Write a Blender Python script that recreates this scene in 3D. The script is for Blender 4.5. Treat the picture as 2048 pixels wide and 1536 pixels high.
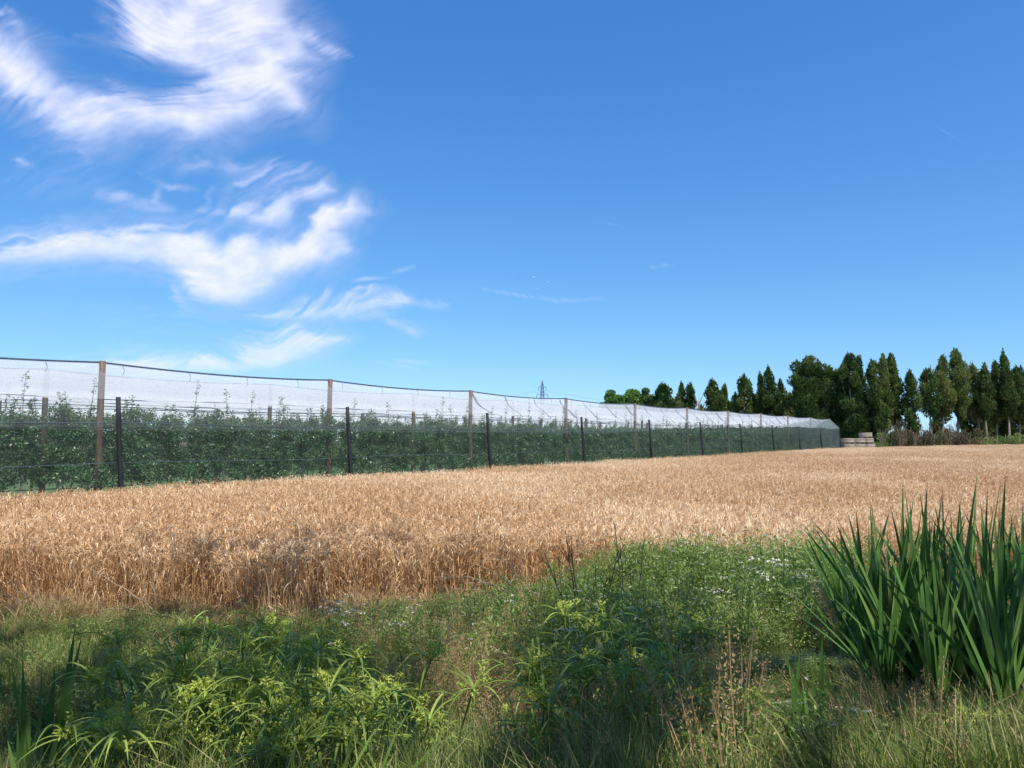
import bpy, math, random
import numpy as np
from mathutils import Vector
for o in list(bpy.data.objects): bpy.data.objects.remove(o)
R = np.random.default_rng(7); random.seed(7)
SC = bpy.context.scene; COL = SC.collection
# ------------------------------------------------------------------ camera, sky, sun, exposure
F = 1500.0; CAMZ = 2.2; PITCH = math.atan(107 / 1500)
cam = bpy.data.cameras.new('camera'); co = bpy.data.objects.new('camera', cam); COL.objects.link(co)
cam.sensor_width = 36; cam.lens = F / 2048 * 36; cam.clip_start = 0.05; cam.clip_end = 120000
co.location = (0, 0, CAMZ); co.rotation_euler = (math.pi / 2 + PITCH, 0, 0); SC.camera = co
SUN_EL = math.radians(58); SUN_AZ = math.radians(28)        # azimuth: from straight behind the camera towards its right
S = np.array([math.sin(SUN_AZ) * math.cos(SUN_EL), -math.cos(SUN_AZ) * math.cos(SUN_EL), math.sin(SUN_EL)])
w = bpy.data.worlds.new("World"); SC.world = w; w.use_nodes = True
nt = w.node_tree; nt.nodes.clear()
sky = nt.nodes.new('ShaderNodeTexSky'); sky.sky_type = 'NISHITA'; sky.sun_disc = False
sky.sun_elevation = SUN_EL; sky.sun_rotation = math.atan2(S[0], S[1])
sky.air_density = 1.0; sky.dust_density = 0.4; sky.ozone_density = 3.0; sky.altitude = 100
tc0 = nt.nodes.new('ShaderNodeTexCoord'); vm = nt.nodes.new('ShaderNodeVectorMath'); vm.operation = 'MULTIPLY_ADD'; vm.inputs[1].default_value = (1, 1, .93); vm.inputs[2].default_value = (0, 0, .075)
nv = nt.nodes.new('ShaderNodeVectorMath'); nv.operation = 'NORMALIZE'; nt.links.new(tc0.outputs['Generated'], vm.inputs[0]); nt.links.new(vm.outputs[0], nv.inputs[0]); nt.links.new(nv.outputs[0], sky.inputs[0])
sp_ = nt.nodes.new('ShaderNodeSeparateColor'); hs = nt.nodes.new('ShaderNodeCombineColor'); nt.links.new(sky.outputs[0], sp_.inputs[0])
for ch, (ga, mu) in enumerate([(1.50, 1.04), (1.10, .945), (.72, .985)]):       # white balance and colour response of the clear summer sky
    m1 = nt.nodes.new('ShaderNodeMath'); m1.operation = 'MULTIPLY'; m1.inputs[1].default_value = .15; m2 = nt.nodes.new('ShaderNodeMath'); m2.operation = 'POWER'; m2.inputs[1].default_value = ga
    m3 = nt.nodes.new('ShaderNodeMath'); m3.operation = 'MULTIPLY'; m3.inputs[1].default_value = mu / .15
    nt.links.new(sp_.outputs[ch], m1.inputs[0]); nt.links.new(m1.outputs[0], m2.inputs[0]); nt.links.new(m2.outputs[0], m3.inputs[0]); nt.links.new(m3.outputs[0], hs.inputs[ch])
bg = nt.nodes.new('ShaderNodeBackground'); bg.inputs['Strength'].default_value = 0.15
wo = nt.nodes.new('ShaderNodeOutputWorld')
nt.links.new(hs.outputs[0], bg.inputs['Color']); nt.links.new(bg.outputs[0], wo.inputs[0])
sl = bpy.data.lights.new('sun', 'SUN'); sl.energy = 4.9; sl.angle = math.radians(0.53); sl.color = (1, .955, .88)
so = bpy.data.objects.new('sun', sl); COL.objects.link(so)
so.rotation_euler = Vector(S).to_track_quat('Z', 'Y').to_euler(); so.location = (20, -30, 60)
SC.view_settings.view_transform = 'Standard'; SC.view_settings.look = 'None'; SC.view_settings.gamma = 1
SC.view_settings.exposure = 0.25
SC.render.engine = 'CYCLES'; SC.cycles.transparent_max_bounces = 24; SC.cycles.max_bounces = 6
# ------------------------------------------------------------------ helpers
cP, sP = math.cos(PITCH), math.sin(PITCH)
def at(x, y, Y):                       # photograph pixel -> world point at depth Y
    a = (x - 1024) / F; b = (768 - y) / F
    ry = cP - b * sP; rz = sP + b * cP
    return np.array([a / ry * Y, Y, CAMZ + rz / ry * Y])
def proj(X, Y, Z):                     # world -> photograph pixel
    d = Y * cP + (Z - CAMZ) * sP; u = -Y * sP + (Z - CAMZ) * cP
    return 1024 + F * X / d, 768 - F * u / d
def sm(x, a, b):
    t = np.clip((x - a) / (b - a), 0, 1); return t * t * (3 - 2 * t)
_perm = np.random.default_rng(3).random((512, 512))
def vnoise(x, y):
    xi = np.floor(x).astype(int); yi = np.floor(y).astype(int); fx = x - xi; fy = y - yi
    fx = fx * fx * (3 - 2 * fx); fy = fy * fy * (3 - 2 * fy)
    g = lambda i, j: _perm[i % 512, j % 512]
    return (g(xi, yi) * (1 - fx) + g(xi + 1, yi) * fx) * (1 - fy) + (g(xi, yi + 1) * (1 - fx) + g(xi + 1, yi + 1) * fx) * fy
def fbm(x, y, n=5):
    s = 0; a = .5
    for k in range(n): s = s + a * vnoise(x * 2 ** k + 17.3 * k, y * 2 ** k + 9.1 * k); a *= .5
    return s / (1 - .5 ** n)
def norm(v): return v / np.maximum(np.linalg.norm(v, axis=-1, keepdims=True), 1e-9)
def rdir(n, r=None): r = r or R; return norm(r.normal(size=(n, 3)))

class Acc:                              # collects quads, builds ONE mesh
    def __init__(s): s.V = []; s.F = []; s.T = []; s.M = []; s.n = 0
    def add(s, V, Fc, tint, mi=0):
        V = np.asarray(V, float).reshape(-1, 3); Fc = np.asarray(Fc, int).reshape(-1, 4)
        s.V.append(V); s.F.append(Fc + s.n); s.n += len(V)
        s.T.append(np.broadcast_to(np.asarray(tint, float), (len(V),)).copy()); s.M.append(np.full(len(Fc), mi))
    def strips(s, P, W, side, tint, mi=0):
        N, K, _ = P.shape
        W = np.broadcast_to(W, (N, K)); 
        if side.ndim == 2: side = side[:, None, :]
        V = np.stack([P - side * W[..., None] / 2, P + side * W[..., None] / 2], 2)      # N,K,2,3
        b = np.arange(N)[:, None] * K * 2 + np.arange(K - 1)[None] * 2
        Fc = np.stack([b, b + 1, b + 3, b + 2], -1)
        s.add(V, Fc, np.repeat(np.broadcast_to(tint, (N,)), K * 2), mi)
    def vblade(s, P, W, side, nrm, tint, depth=.25, mi=0):     # blade with a folded cross-section
        N, K, _ = P.shape; W = np.broadcast_to(W, (N, K)); sd = side[:, None, :]; nn = nrm[:, None, :]
        V = np.stack([P - sd * W[..., None] / 2, P + nn * W[..., None] * depth, P + sd * W[..., None] / 2], 2)
        b = np.arange(N)[:, None] * K * 3 + np.arange(K - 1)[None] * 3
        Fc = np.concatenate([np.stack([b, b + 1, b + 4, b + 3], -1), np.stack([b + 1, b + 2, b + 5, b + 4], -1)], 1)
        s.add(V, Fc, np.repeat(np.broadcast_to(tint, (N,)), K * 3), mi)
    def leaves(s, C, D, L, W, tint, mi=0, r=None, face=None):             # diamond leaves: centre base C, direction D
        r = r or R; N = len(C); sd = norm(np.cross(D, rdir(N, r) if face is None else face + rdir(N, r) * .45)); nn = np.cross(D, sd)
        L = np.broadcast_to(L, (N,))[:, None]; W = np.broadcast_to(W, (N,))[:, None]
        V = np.stack([C, C + D * L * .45 - sd * W / 2 + nn * W * .12, C + D * L - nn * L * .1, C + D * L * .45 + sd * W / 2 + nn * W * .12], 1)
        s.add(V, np.arange(N * 4).reshape(N, 4), np.repeat(np.broadcast_to(tint, (N,)), 4), mi)
    def tube(s, P, rad, n=6, tint=.5, mi=0, cap=True):
        P = np.asarray(P, float); K = len(P); rad = np.broadcast_to(rad, (K,))
        T = norm(np.gradient(P, axis=0)); ref = np.array([0, 0, 1.]) if abs(T[0][2]) < .8 else np.array([1., 0, 0])
        A = norm(np.cross(T, ref)); B = np.cross(T, A); a = np.arange(n) * 2 * math.pi / n
        V = P[:, None] + rad[:, None, None] * (A[:, None] * np.cos(a)[None, :, None] + B[:, None] * np.sin(a)[None, :, None])
        Fc = []
        for k in range(K - 1):
            for i in range(n):
                j = (i + 1) % n; Fc.append([k * n + i, k * n + j, (k + 1) * n + j, (k + 1) * n + i])
        if cap and n in (6, 4, 8):
            e = (K - 1) * n
            for q in range(0, n - 2, 2): Fc.append([e, e + q + 1, e + q + 2, e + (q + 3) % n]); Fc.append([0, (q + 3) % n, q + 2, q + 1])
        s.add(V, Fc, tint, mi)
    def box(s, c, h, tint=.5, mi=0, rz=0):
        c = np.array(c, float); h = np.array(h, float)
        q = np.array([[x, y, z] for x in (-1, 1) for y in (-1, 1) for z in (-1, 1)], float) * h
        cc, ss = math.cos(rz), math.sin(rz); q = np.stack([q[:, 0] * cc - q[:, 1] * ss, q[:, 0] * ss + q[:, 1] * cc, q[:, 2]], 1) + c
        s.add(q, [[0, 1, 3, 2], [4, 6, 7, 5], [0, 4, 5, 1], [2, 3, 7, 6], [0, 2, 6, 4], [1, 5, 7, 3]], tint, mi)
    def mesh(s, name, mats):
        V = np.concatenate(s.V); Fc = np.concatenate(s.F); T = np.concatenate(s.T); M = np.concatenate(s.M)
        me = bpy.data.meshes.new(name); me.vertices.add(len(V)); me.vertices.foreach_set('co', V.astype(np.float32).ravel())
        me.loops.add(len(Fc) * 4); me.loops.foreach_set('vertex_index', Fc.astype(np.int32).ravel())
        me.polygons.add(len(Fc)); me.polygons.foreach_set('loop_start', (np.arange(len(Fc)) * 4).astype(np.int32))
        for m in (mats if isinstance(mats, (list, tuple)) else [mats]): me.materials.append(m)
        me.polygons.foreach_set('material_index', M.astype(np.int32))
        me.update(calc_edges=True)
        at_ = me.attributes.new('tint', 'FLOAT', 'POINT'); at_.data.foreach_set('value', T.astype(np.float32))
        return me
    def build(s, name, mats, parent=None, loc=None, smooth=False):
        me = s.mesh(name, mats); 
        if smooth: me.polygons.foreach_set('use_smooth', np.ones(len(me.polygons), bool))
        return link(name, me, parent, loc)
def link(name, me, parent=None, loc=None):
    o = bpy.data.objects.new(name, me); COL.objects.link(o); o.parent = parent
    if loc is not None: o.location = loc
    return o
_o = 'first second third fourth fifth sixth seventh eighth ninth tenth eleventh twelfth thirteenth fourteenth fifteenth sixteenth seventeenth eighteenth nineteenth'.split()
def nth(k): return _o[k - 1] if k < 20 else ('twentieth' if k == 20 else 'twenty-' + _o[k - 21])
def tag(o, label, cat, group=None, kind=None):
    o['label'] = label
    if cat: o['category'] = cat
    if group: o['group'] = group
    if kind: o['kind'] = kind
    return o
def empty(name, loc, label, cat, group=None, rz=0):
    o = bpy.data.objects.new(name, None); COL.objects.link(o); o.location = loc; o.rotation_euler.z = rz; o.empty_display_size = .2
    return tag(o, label, cat, group)
def copy_tree(src, loc, rz, sc, label, group):
    c = src.copy(); COL.objects.link(c); c.location = loc; c.rotation_euler.z = rz; c.scale = sc; c['label'] = label; c['group'] = group
    for ch in src.children:
        d = ch.copy(); COL.objects.link(d); d.parent = c
    return c
# ------------------------------------------------------------------ materials
def new_mat(name):
    m = bpy.data.materials.new(name); m.use_nodes = True; m.node_tree.nodes.clear(); return m, m.node_tree.nodes, m.node_tree.links
def ramp(N, cols):
    r = N.new('ShaderNodeValToRGB'); el = r.color_ramp.elements
    while len(el) < len(cols): el.new(.5)
    for i, (p, c) in enumerate(cols): el[i].position = p; el[i].color = (*c, 1)
    return r
def leaf_mat(name, cols, rough=.5, transl=.3, spec=.4):
    m, N, L = new_mat(name); a = N.new('ShaderNodeAttribute'); a.attribute_name = 'tint'
    r = ramp(N, cols); L.new(a.outputs['Fac'], r.inputs[0])
    p = N.new('ShaderNodeBsdfPrincipled'); p.inputs['Roughness'].default_value = rough; p.inputs['Specular IOR Level'].default_value = spec
    t = N.new('ShaderNodeBsdfTranslucent'); mx = N.new('ShaderNodeMixShader'); mx.inputs[0].default_value = transl
    L.new(r.outputs[0], p.inputs['Base Color']); L.new(r.outputs[0], t.inputs['Color'])
    L.new(p.outputs[0], mx.inputs[1]); L.new(t.outputs[0], mx.inputs[2])
    o = N.new('ShaderNodeOutputMaterial'); L.new(mx.outputs[0], o.inputs[0]); return m
def noise_mat(name, cols, scale=5, rough=.85, stretch=(1, 1, 1), bump=.3, metal=0):
    m, N, L = new_mat(name); tc = N.new('ShaderNodeTexCoord'); mp = N.new('ShaderNodeMapping'); mp.inputs['Scale'].default_value = stretch
    n = N.new('ShaderNodeTexNoise'); n.inputs['Scale'].default_value = scale; n.inputs['Detail'].default_value = 8
    L.new(tc.outputs['Object'], mp.inputs[0]); L.new(mp.outputs[0], n.inputs[0]); r = ramp(N, cols); L.new(n.outputs[0], r.inputs[0])
    p = N.new('ShaderNodeBsdfPrincipled'); p.inputs['Roughness'].default_value = rough; p.inputs['Metallic'].default_value = metal
    L.new(r.outputs[0], p.inputs['Base Color'])
    if bump:
        b = N.new('ShaderNodeBump'); b.inputs['Strength'].default_value = bump; b.inputs['Distance'].default_value = .02
        L.new(n.outputs[0], b.inputs['Height']); L.new(b.outputs[0], p.inputs['Normal'])
    o = N.new('ShaderNodeOutputMaterial'); L.new(p.outputs[0], o.inputs[0]); return m
def net_mat(name, col, cover, transl, scale=3, var=.25, band=0):  # porous netting: threads over open holes, coverage = cover
    m, N, L = new_mat(name); tc = N.new('ShaderNodeTexCoord'); n = N.new('ShaderNodeTexNoise'); n.inputs['Scale'].default_value = scale; n.inputs['Detail'].default_value = 4
    mp = N.new('ShaderNodeMapping'); mp.inputs['Scale'].default_value = (1, 1, 9); L.new(tc.outputs['Object'], mp.inputs[0]); L.new(mp.outputs[0], n.inputs[0])
    mr = N.new('ShaderNodeMapRange'); mr.inputs[1].default_value = .3; mr.inputs[2].default_value = .7
    mr.inputs[3].default_value = cover - var * cover; mr.inputs[4].default_value = min(.97, cover + var * cover); L.new(n.outputs[0], mr.inputs[0])
    a = N.new('ShaderNodeAttribute'); a.attribute_name = 'tint'
    ad = N.new('ShaderNodeMath'); ad.operation = 'MULTIPLY'; L.new(mr.outputs[0], ad.inputs[0]); L.new(a.outputs['Fac'], ad.inputs[1]); ad.use_clamp = True
    d = N.new('ShaderNodeBsdfDiffuse'); t = N.new('ShaderNodeBsdfTranslucent'); d.inputs[0].default_value = (*col, 1); t.inputs[0].default_value = (*col, 1)
    m1 = N.new('ShaderNodeMixShader'); m1.inputs[0].default_value = transl; L.new(d.outputs[0], m1.inputs[1]); L.new(t.outputs[0], m1.inputs[2])
    tr = N.new('ShaderNodeBsdfTransparent'); m2 = N.new('ShaderNodeMixShader'); L.new(ad.outputs[0], m2.inputs[0]); L.new(tr.outputs[0], m2.inputs[1]); L.new(m1.outputs[0], m2.inputs[2])
    o = N.new('ShaderNodeOutputMaterial'); L.new(m2.outputs[0], o.inputs[0]); return m
M_wheat = leaf_mat('wheat', [(0, (.36, .19, .08)), (.35, (.62, .38, .185)), (.7, (.83, .58, .335)), (1, (.94, .78, .56))], .55, .25, .3)
M_grass = leaf_mat('grass', [(0, (.07, .12, .02)), (.45, (.15, .22, .04)), (.8, (.27, .31, .08)), (1, (.48, .40, .18))], .5, .35)
M_weed = leaf_mat('weed_leaf', [(0, (.13, .21, .04)), (.6, (.27, .38, .09)), (1, (.44, .54, .20))], .5, .42)
M_dry = leaf_mat('dry_grass', [(0, (.24, .15, .07)), (.5, (.42, .28, .13)), (1, (.58, .44, .24))], .7, .3, .2)
M_flower = leaf_mat('white_flower', [(0, (.80, .76, .62)), (1, (.88, .86, .76))], .6, .3, .2)
M_iris = leaf_mat('iris_leaf', [(0, (.05, .13, .03)), (.6, (.11, .23, .05)), (.93, (.20, .33, .08)), (1, (.36, .32, .13))], .38, .22, .5)
M_sedge = leaf_mat('sedge_leaf', [(0, (.10, .17, .02)), (.6, (.23, .33, .045)), (1, (.40, .50, .12))], .4, .3, .5)
M_sedgef = leaf_mat('sedge_flower', [(0, (.34, .42, .06)), (1, (.60, .66, .16))], .6, .3, .2)
M_apple = leaf_mat('apple_leaf', [(0, (.04, .10, .035)), (.5, (.085, .18, .06)), (.85, (.14, .25, .09)), (1, (.19, .29, .11))], .36, .22, .6)
M_cyp = leaf_mat('cypress_leaf', [(0, (.022, .055, .018)), (.5, (.09, .155, .04)), (.85, (.20, .27, .07)), (1, (.32, .32, .13))], .6, .3, .25)
M_broad = leaf_mat('broad_leaf', [(0, (.07, .16, .03)), (.5, (.14, .28, .055)), (1, (.25, .38, .10))], .5, .3, .3)
M_bramble = leaf_mat('bramble_leaf', [(0, (.05, .06, .03)), (.4, (.09, .11, .045)), (.7, (.16, .12, .08)), (1, (.26, .2, .14))], .7, .2, .2)
M_twig = leaf_mat('dead_stem', [(0, (.07, .05, .035)), (.5, (.17, .12, .08)), (1, (.38, .29, .2))], .8, 0, .1)
M_bark = noise_mat('bark', [(.3, (.14, .11, .085)), (.7, (.34, .29, .23))], 3, .9, (1, 1, .2))
M_pole = noise_mat('pole_wood', [(.3, (.06, .038, .028)), (.55, (.14, .095, .068)), (.8, (.26, .19, .14))], 4, .85, (6, 6, .4))
M_black = noise_mat('black_post', [(.3, (.004, .006, .009)), (.8, (.014, .017, .022))], 6, .7, (4, 4, .6))
M_cable = noise_mat('cable', [(.3, (.05, .07, .10)), (.8, (.09, .12, .16))], 9, .6)
M_hose = noise_mat('hose', [(.3, (.012, .014, .014)), (.8, (.03, .03, .03))], 9, .6)
M_crate = noise_mat('crate_wood', [(.3, (.22, .17, .12)), (.55, (.40, .32, .25)), (.8, (.56, .48, .39))], 2.5, .9, (1, 1, 7))
M_steel = noise_mat('tower_steel', [(.3, (.10, .14, .19)), (.8, (.16, .2, .26))], 2, .5, metal=.3)
M_netw = net_mat('white_net', (.86, .87, .9), .25, .6)
M_netr = net_mat('roof_net', (.89, .89, .89), .63, .68)
M_netd = net_mat('dark_net', (.15, .20, .19), .26, .35, 2.2, .35)
def bird_mats():
    return noise_mat('feather', [(.3, (.4, .4, .4)), (.8, (.6, .6, .58))], 5, .7, bump=0), noise_mat('dark_feather', [(.3, (.03, .03, .04)), (.8, (.06, .06, .07))], 5, .7, bump=0)
# ------------------------------------------------------------------ terrain
fX = [-50, 30, 36.7, 52.3, 78.5, 130, 400]; fY = [400, 79, 84, 95, 115, 152, 300]
def far_edge(X): return np.interp(X, fX, fY)
def bank(X): return .35 * np.sin(X * .55 + .6) + .18 * np.sin(X * 1.7)
def zg(X, Y):
    X = np.asarray(X, float); Y = np.asarray(Y, float); k = bank(X) * .5
    gR = sm(X, .6, 2.0)
    z = .72 - .92 * (sm(Y, 4.6 + k, 7.6 + k) * gR + sm(Y, 1.9 + k, 5.4 + k) * (1 - gR)) + .24 * sm(Y, 7.9 + k, 8.6 + k)
    z = z - .04 * sm(Y, 9, 10) + .16 * sm(Y, 22, 90) + .2 * sm(Y, 88, 118)
    z = z + .35 * sm(Y - far_edge(X), -.5, 3) * (X > 25)
    amp = .05 * (1 - sm(Y, 9, 11))
    return z + amp * (fbm(X * 1.7 + 40, Y * 1.7 + 40, 3) - .5) * 2
def axis(*seg):
    out = []
    for a, b, st in seg: out += list(np.arange(a, b, st))
    return np.array(out + [seg[-1][1]])
xs = axis((-6000, -600, 900), (-600, -60, 60), (-60, -14, 3), (-14, 14, .2), (14, 90, 2), (90, 600, 50), (600, 6000, 900))
ys = axis((-3000, -100, 500), (-100, -6, 8), (-6, 2, .5), (2, 12, .14), (12, 60, 1.5), (60, 160, 1.5), (160, 800, 60), (800, 9000, 900))
GX, GY = np.meshgrid(xs, ys, indexing='ij'); GZ = zg(GX, GY)
A = Acc(); nx, ny = GX.shape; b = (np.arange(nx - 1)[:, None] * ny + np.arange(ny - 1)[None])
A.add(np.stack([GX, GY, GZ], -1), np.stack([b, b + ny, b + ny + 1, b + 1], -1), .5)
M_soil = noise_mat('soil', [(.25, (.06, .045, .03)), (.5, (.13, .10, .06)), (.7, (.09, .10, .04)), (.85, (.22, .16, .09))], 1.3, .95)
g = A.build('ground', M_soil, smooth=True); tag(g, 'brown soil of the field and ditch banks', None, kind='structure')
# orchard frame: t along the rows, p across them
d = np.array([.5916, .806]); nn_ = np.array([-.806, .5916]); ANG = math.atan2(d[1], d[0])
def tp(t, p, z): t, p, z = np.broadcast_arrays(np.asarray(t, float), p, z); return np.stack([d[0] * t + nn_[0] * p, d[1] * t + nn_[1] * p, z], -1)
def gtp(t, p): q = tp(t, p, 0); return zg(q[..., 0], q[..., 1])
T0, T1 = -14.1, 90.2
A = Acc(); tt, pp = np.meshgrid(np.arange(-16, 93, 1.), np.arange(19.9, 62, 1.5), indexing='ij'); P = tp(tt, pp, 0); P[..., 2] = zg(P[..., 0], P[..., 1]) + .03
nx, ny = tt.shape; b = (np.arange(nx - 1)[:, None] * ny + np.arange(ny - 1)[None]); A.add(P, np.stack([b, b + ny, b + ny + 1, b + 1], -1), .5)
M_turf = noise_mat('turf', [(.3, (.06, .11, .03)), (.6, (.10, .17, .04)), (.85, (.2, .22, .09))], 3, .95)
tag(A.build('orchard_grass', M_turf, smooth=True), 'mown green grass strip under the netted orchard rows', None, kind='structure')
# ------------------------------------------------------------------ clouds: a high cirrus sheet
def seg_d(px, py, a, b):
    ax, ay = a; bx, by = b; dx, dy = bx - ax, by - ay; t = np.clip(((px - ax) * dx + (py - ay) * dy) / (dx * dx + dy * dy + 1e-6), 0, 1)
    return np.hypot(px - ax - t * dx, py - ay - t * dy), t
strokes = [  # thin wisps: points, width0, width1, strength
 ([(600, 60), (660, 100), (700, 108)], 16, 6, .35), ([(560, 190), (610, 222)], 22, 10, .4), ([(20, 20), (40, 90)], 10, 16, .3), ([(70, 75), (230, 88)], 8, 12, .22), ([(0, 60), (10, 20)], 10, 14, .2),
 ([(300, 335), (450, 330), (620, 340)], 18, 14, .18), ([(200, 395), (270, 408), (340, 412)], 14, 8, .42), ([(280, 350), (340, 372), (385, 372)], 8, 5, .3), ([(300, 360), (330, 410)], 10, 8, .3),
 ([(400, 420), (470, 430), (540, 420)], 8, 12, .35), ([(430, 400), (560, 350), (640, 350)], 26, 18, .28), ([(30, 325), (62, 335)], 9, 6, .32), ([(0, 350), (240, 380)], 50, 36, .08), ([(160, 280), (175, 330)], 12, 10, .12),
 ([(350, 590), (385, 625)], 7, 9, .22), ([(335, 575), (370, 600)], 5, 6, .25), ([(700, 590), (820, 600), (900, 608)], 10, 7, .25), ([(745, 625), (785, 640), (840, 655)], 8, 14, .32), ([(800, 640), (830, 665)], 10, 8, .25), ([(660, 640), (780, 622)], 6, 8, .22),
 ([(705, 560), (775, 556)], 4, 3.5, .45), ([(705, 576), (745, 574)], 4, 3, .35), ([(780, 548), (832, 530)], 4, 3, .2), ([(970, 580), (1040, 592), (1110, 600), (1205, 598)], 4, 5, .2), ([(1298, 534), (1346, 530)], 4, 3, .16),
 ([(1140, 430), (1200, 444), (1268, 458)], 1.2, 1.4, .09), ([(1868, 250), (1918, 281)], 1.6, 1.2, .13), ([(790, 722), (870, 728)], 4, 4, .2), ([(760, 735), (840, 742)], 6, 4, .12), ([(100, 600), (700, 740)], 60, 40, .05), ([(150, 735), (330, 728), (480, 735)], 20, 14, .3), ([(560, 612), (700, 596), (800, 598)], 16, 14, .3)]
polys = [  # outline, edge softness outwards/inwards, strength
 ([(215, -60), (240, 45), (238, 72), (262, 102), (305, 120), (362, 140), (398, 152), (388, 170), (352, 183), (300, 184), (240, 178), (198, 192), (160, 183), (115, 163), (80, 130), (50, 100), (15, 82), (-60, 60), (-60, 130), (0, 165), (35, 195), (75, 225), (125, 257), (183, 271), (238, 268), (297, 259), (345, 262), (375, 270), (430, 256), (475, 246), (525, 228), (570, 222), (612, 216), (594, 188), (584, 165), (612, 148), (576, 130), (620, 112), (600, 88), (628, 80), (594, 50), (570, 28), (545, -60)], 30, .93),
 ([(-60, 512), (0, 500), (64, 482), (138, 468), (198, 470), (257, 458), (322, 453), (361, 463), (396, 458), (416, 475), (445, 487), (495, 482), (544, 478), (584, 475), (612, 456), (618, 436), (643, 416), (683, 420), (707, 397), (732, 415), (712, 440), (664, 458), (692, 475), (697, 495), (668, 524), (618, 535), (564, 560), (524, 584), (475, 601), (435, 599), (396, 593), (366, 560), (317, 535), (247, 515), (173, 518), (99, 528), (0, 526), (-60, 530)], 21, .88),
 ([(470, 432), (524, 410), (554, 381), (584, 366), (638, 356), (653, 372), (623, 396), (584, 406), (569, 436), (544, 452), (495, 446)], 13, .62),
 ([(498, 633), (560, 622), (640, 616), (720, 600), (758, 583), (822, 590), (820, 602), (770, 612), (700, 628), (620, 637), (560, 641)], 7, .45),
 ([(225, 716), (400, 716), (490, 702), (545, 678), (598, 650), (640, 664), (694, 671), (702, 679), (640, 700), (600, 713), (540, 732), (450, 744), (330, 742), (240, 730)], 13, .6)]
step = 2.5; cx = np.arange(-240, 2300, step); cx = cx[(cx < 1380) | ((cx > 1840) & (cx < 1950))]; cy = np.arange(-160, 760, step)
PX, PY = np.meshgrid(cx.astype(float), cy.astype(float), indexing='ij')
f1 = fbm(PX / 95, PY / 60, 4) - .5; f2 = fbm(PX / 80 + 90, PY / 60 + 70, 4) - .5
ang = .30 + 1.2 * (fbm(PX / 400 + 5, PY / 300 + 8, 2) - .5); U = PX * np.cos(ang) - PY * np.sin(ang); Vv = PX * np.sin(ang) + PY * np.cos(ang)
fib = fbm(U / 60 + 3 * f1, Vv / 11 + 4 * f2, 5) - .5; fib2 = fbm(U / 24 + 20, Vv / 5 + 6 * f1, 4) - .5
X_ = PX + 40 * f1 + 40 * fib + 11 * fib2; Y_ = PY + 28 * f2 + 16 * fib + 7 * fib2; keep = np.ones_like(PX)
for pts, soft, am in polys:
    ins = np.zeros(PX.shape, bool); dm = np.full(PX.shape, 1e9); n = len(pts)
    for i in range(n):
        (x0, y0), (x1, y1) = pts[i], pts[(i + 1) % n]
        dd, _ = seg_d(X_, Y_, pts[i], pts[(i + 1) % n]); dm = np.minimum(dm, dd)
        if y0 != y1: ins ^= ((y0 > Y_) != (y1 > Y_)) & (X_ < (x1 - x0) * (Y_ - y0) / (y1 - y0) + x0)
    sd = np.where(ins, dm, -dm); keep *= 1 - am * (.76 * sm(sd, -soft * .7, soft * 1.2) + .24 * sm(sd, -soft * 3, soft * .5))
for pts, w0, w1, am in strokes:
    ww = 1.0 if max(w0, w1) > 5.5 else .25
    Xs = PX + (X_ - PX) * ww; Ys = PY + (Y_ - PY) * ww; best = np.zeros_like(PX); n = len(pts) - 1
    for i in range(n):
        dd, t = seg_d(Xs, Ys, pts[i], pts[i + 1]); wd = w0 + (w1 - w0) * (i + t) / n; tt0 = (i + t) / n
        best = np.maximum(best, np.exp(-(dd / wd) ** 2) * (.35 + .65 * np.sin(math.pi * np.clip(tt0, .08, .92))))
    keep *= 1 - am * best * (.75 + 1.1 * fib)
den = 1 - keep
for hx, hy, hrx, hry, ham in [(300, 148, 92, 32, .85), (190, 120, 80, 52, .8), (140, 40, 90, 50, .5)]:      # clear blue inside the hook of the upper cloud
    den = den * (1 - ham * np.exp(-((((PX + 12 * f1 - hx) / hrx) ** 2 + ((PY + 12 * f2 - hy) / hry) ** 2) ** 1.8)))
big = fbm(PX / 60 + 31, PY / 40 + 12, 4) - .5
den = np.clip(den * (.80 + .9 * fib * (1.15 - den) * 1.7 + .75 * big + .12 * fib2), 0, .93); den = np.where(den < .01, 0, den - .01)
B_ = (768 - PY) / F; A_ = (PX - 1024) / F; ry = cP - B_ * sP; rz = sP + B_ * cP; H = 3200.
rz = np.maximum(rz, .01); Q = np.stack([A_ / rz * H, ry / rz * H, np.full_like(PX, H)], -1)
nx, ny = PX.shape; b = np.arange(nx - 1)[:, None] * ny + np.arange(ny - 1)[None]
Fc = np.stack([b, b + ny, b + ny + 1, b + 1], -1).reshape(-1, 4); dv = den.ravel(); Fc = Fc[dv[Fc].max(1) > 0]
used = np.zeros(len(dv), bool); used[Fc.ravel()] = True; remap = np.cumsum(used) - 1
A = Acc(); A.add(Q.reshape(-1, 3)[used], remap[Fc], .5); A.T = [dv[used]]
M_cl, N, L = new_mat('cirrus'); a = N.new('ShaderNodeAttribute'); a.attribute_name = 'tint'
t1 = N.new('ShaderNodeBsdfTranslucent'); t1.inputs[0].default_value = (.555, .53, .555, 1); tr = N.new('ShaderNodeBsdfTransparent'); mx = N.new('ShaderNodeMixShader')
L.new(a.outputs['Fac'], mx.inputs[0]); L.new(tr.outputs[0], mx.inputs[1]); L.new(t1.outputs[0], mx.inputs[2]); o = N.new('ShaderNodeOutputMaterial'); L.new(mx.outputs[0], o.inputs[0])
tag(A.build('clouds', M_cl, smooth=True), 'wispy white cirrus clouds high in the blue sky', None, kind='structure')
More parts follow.
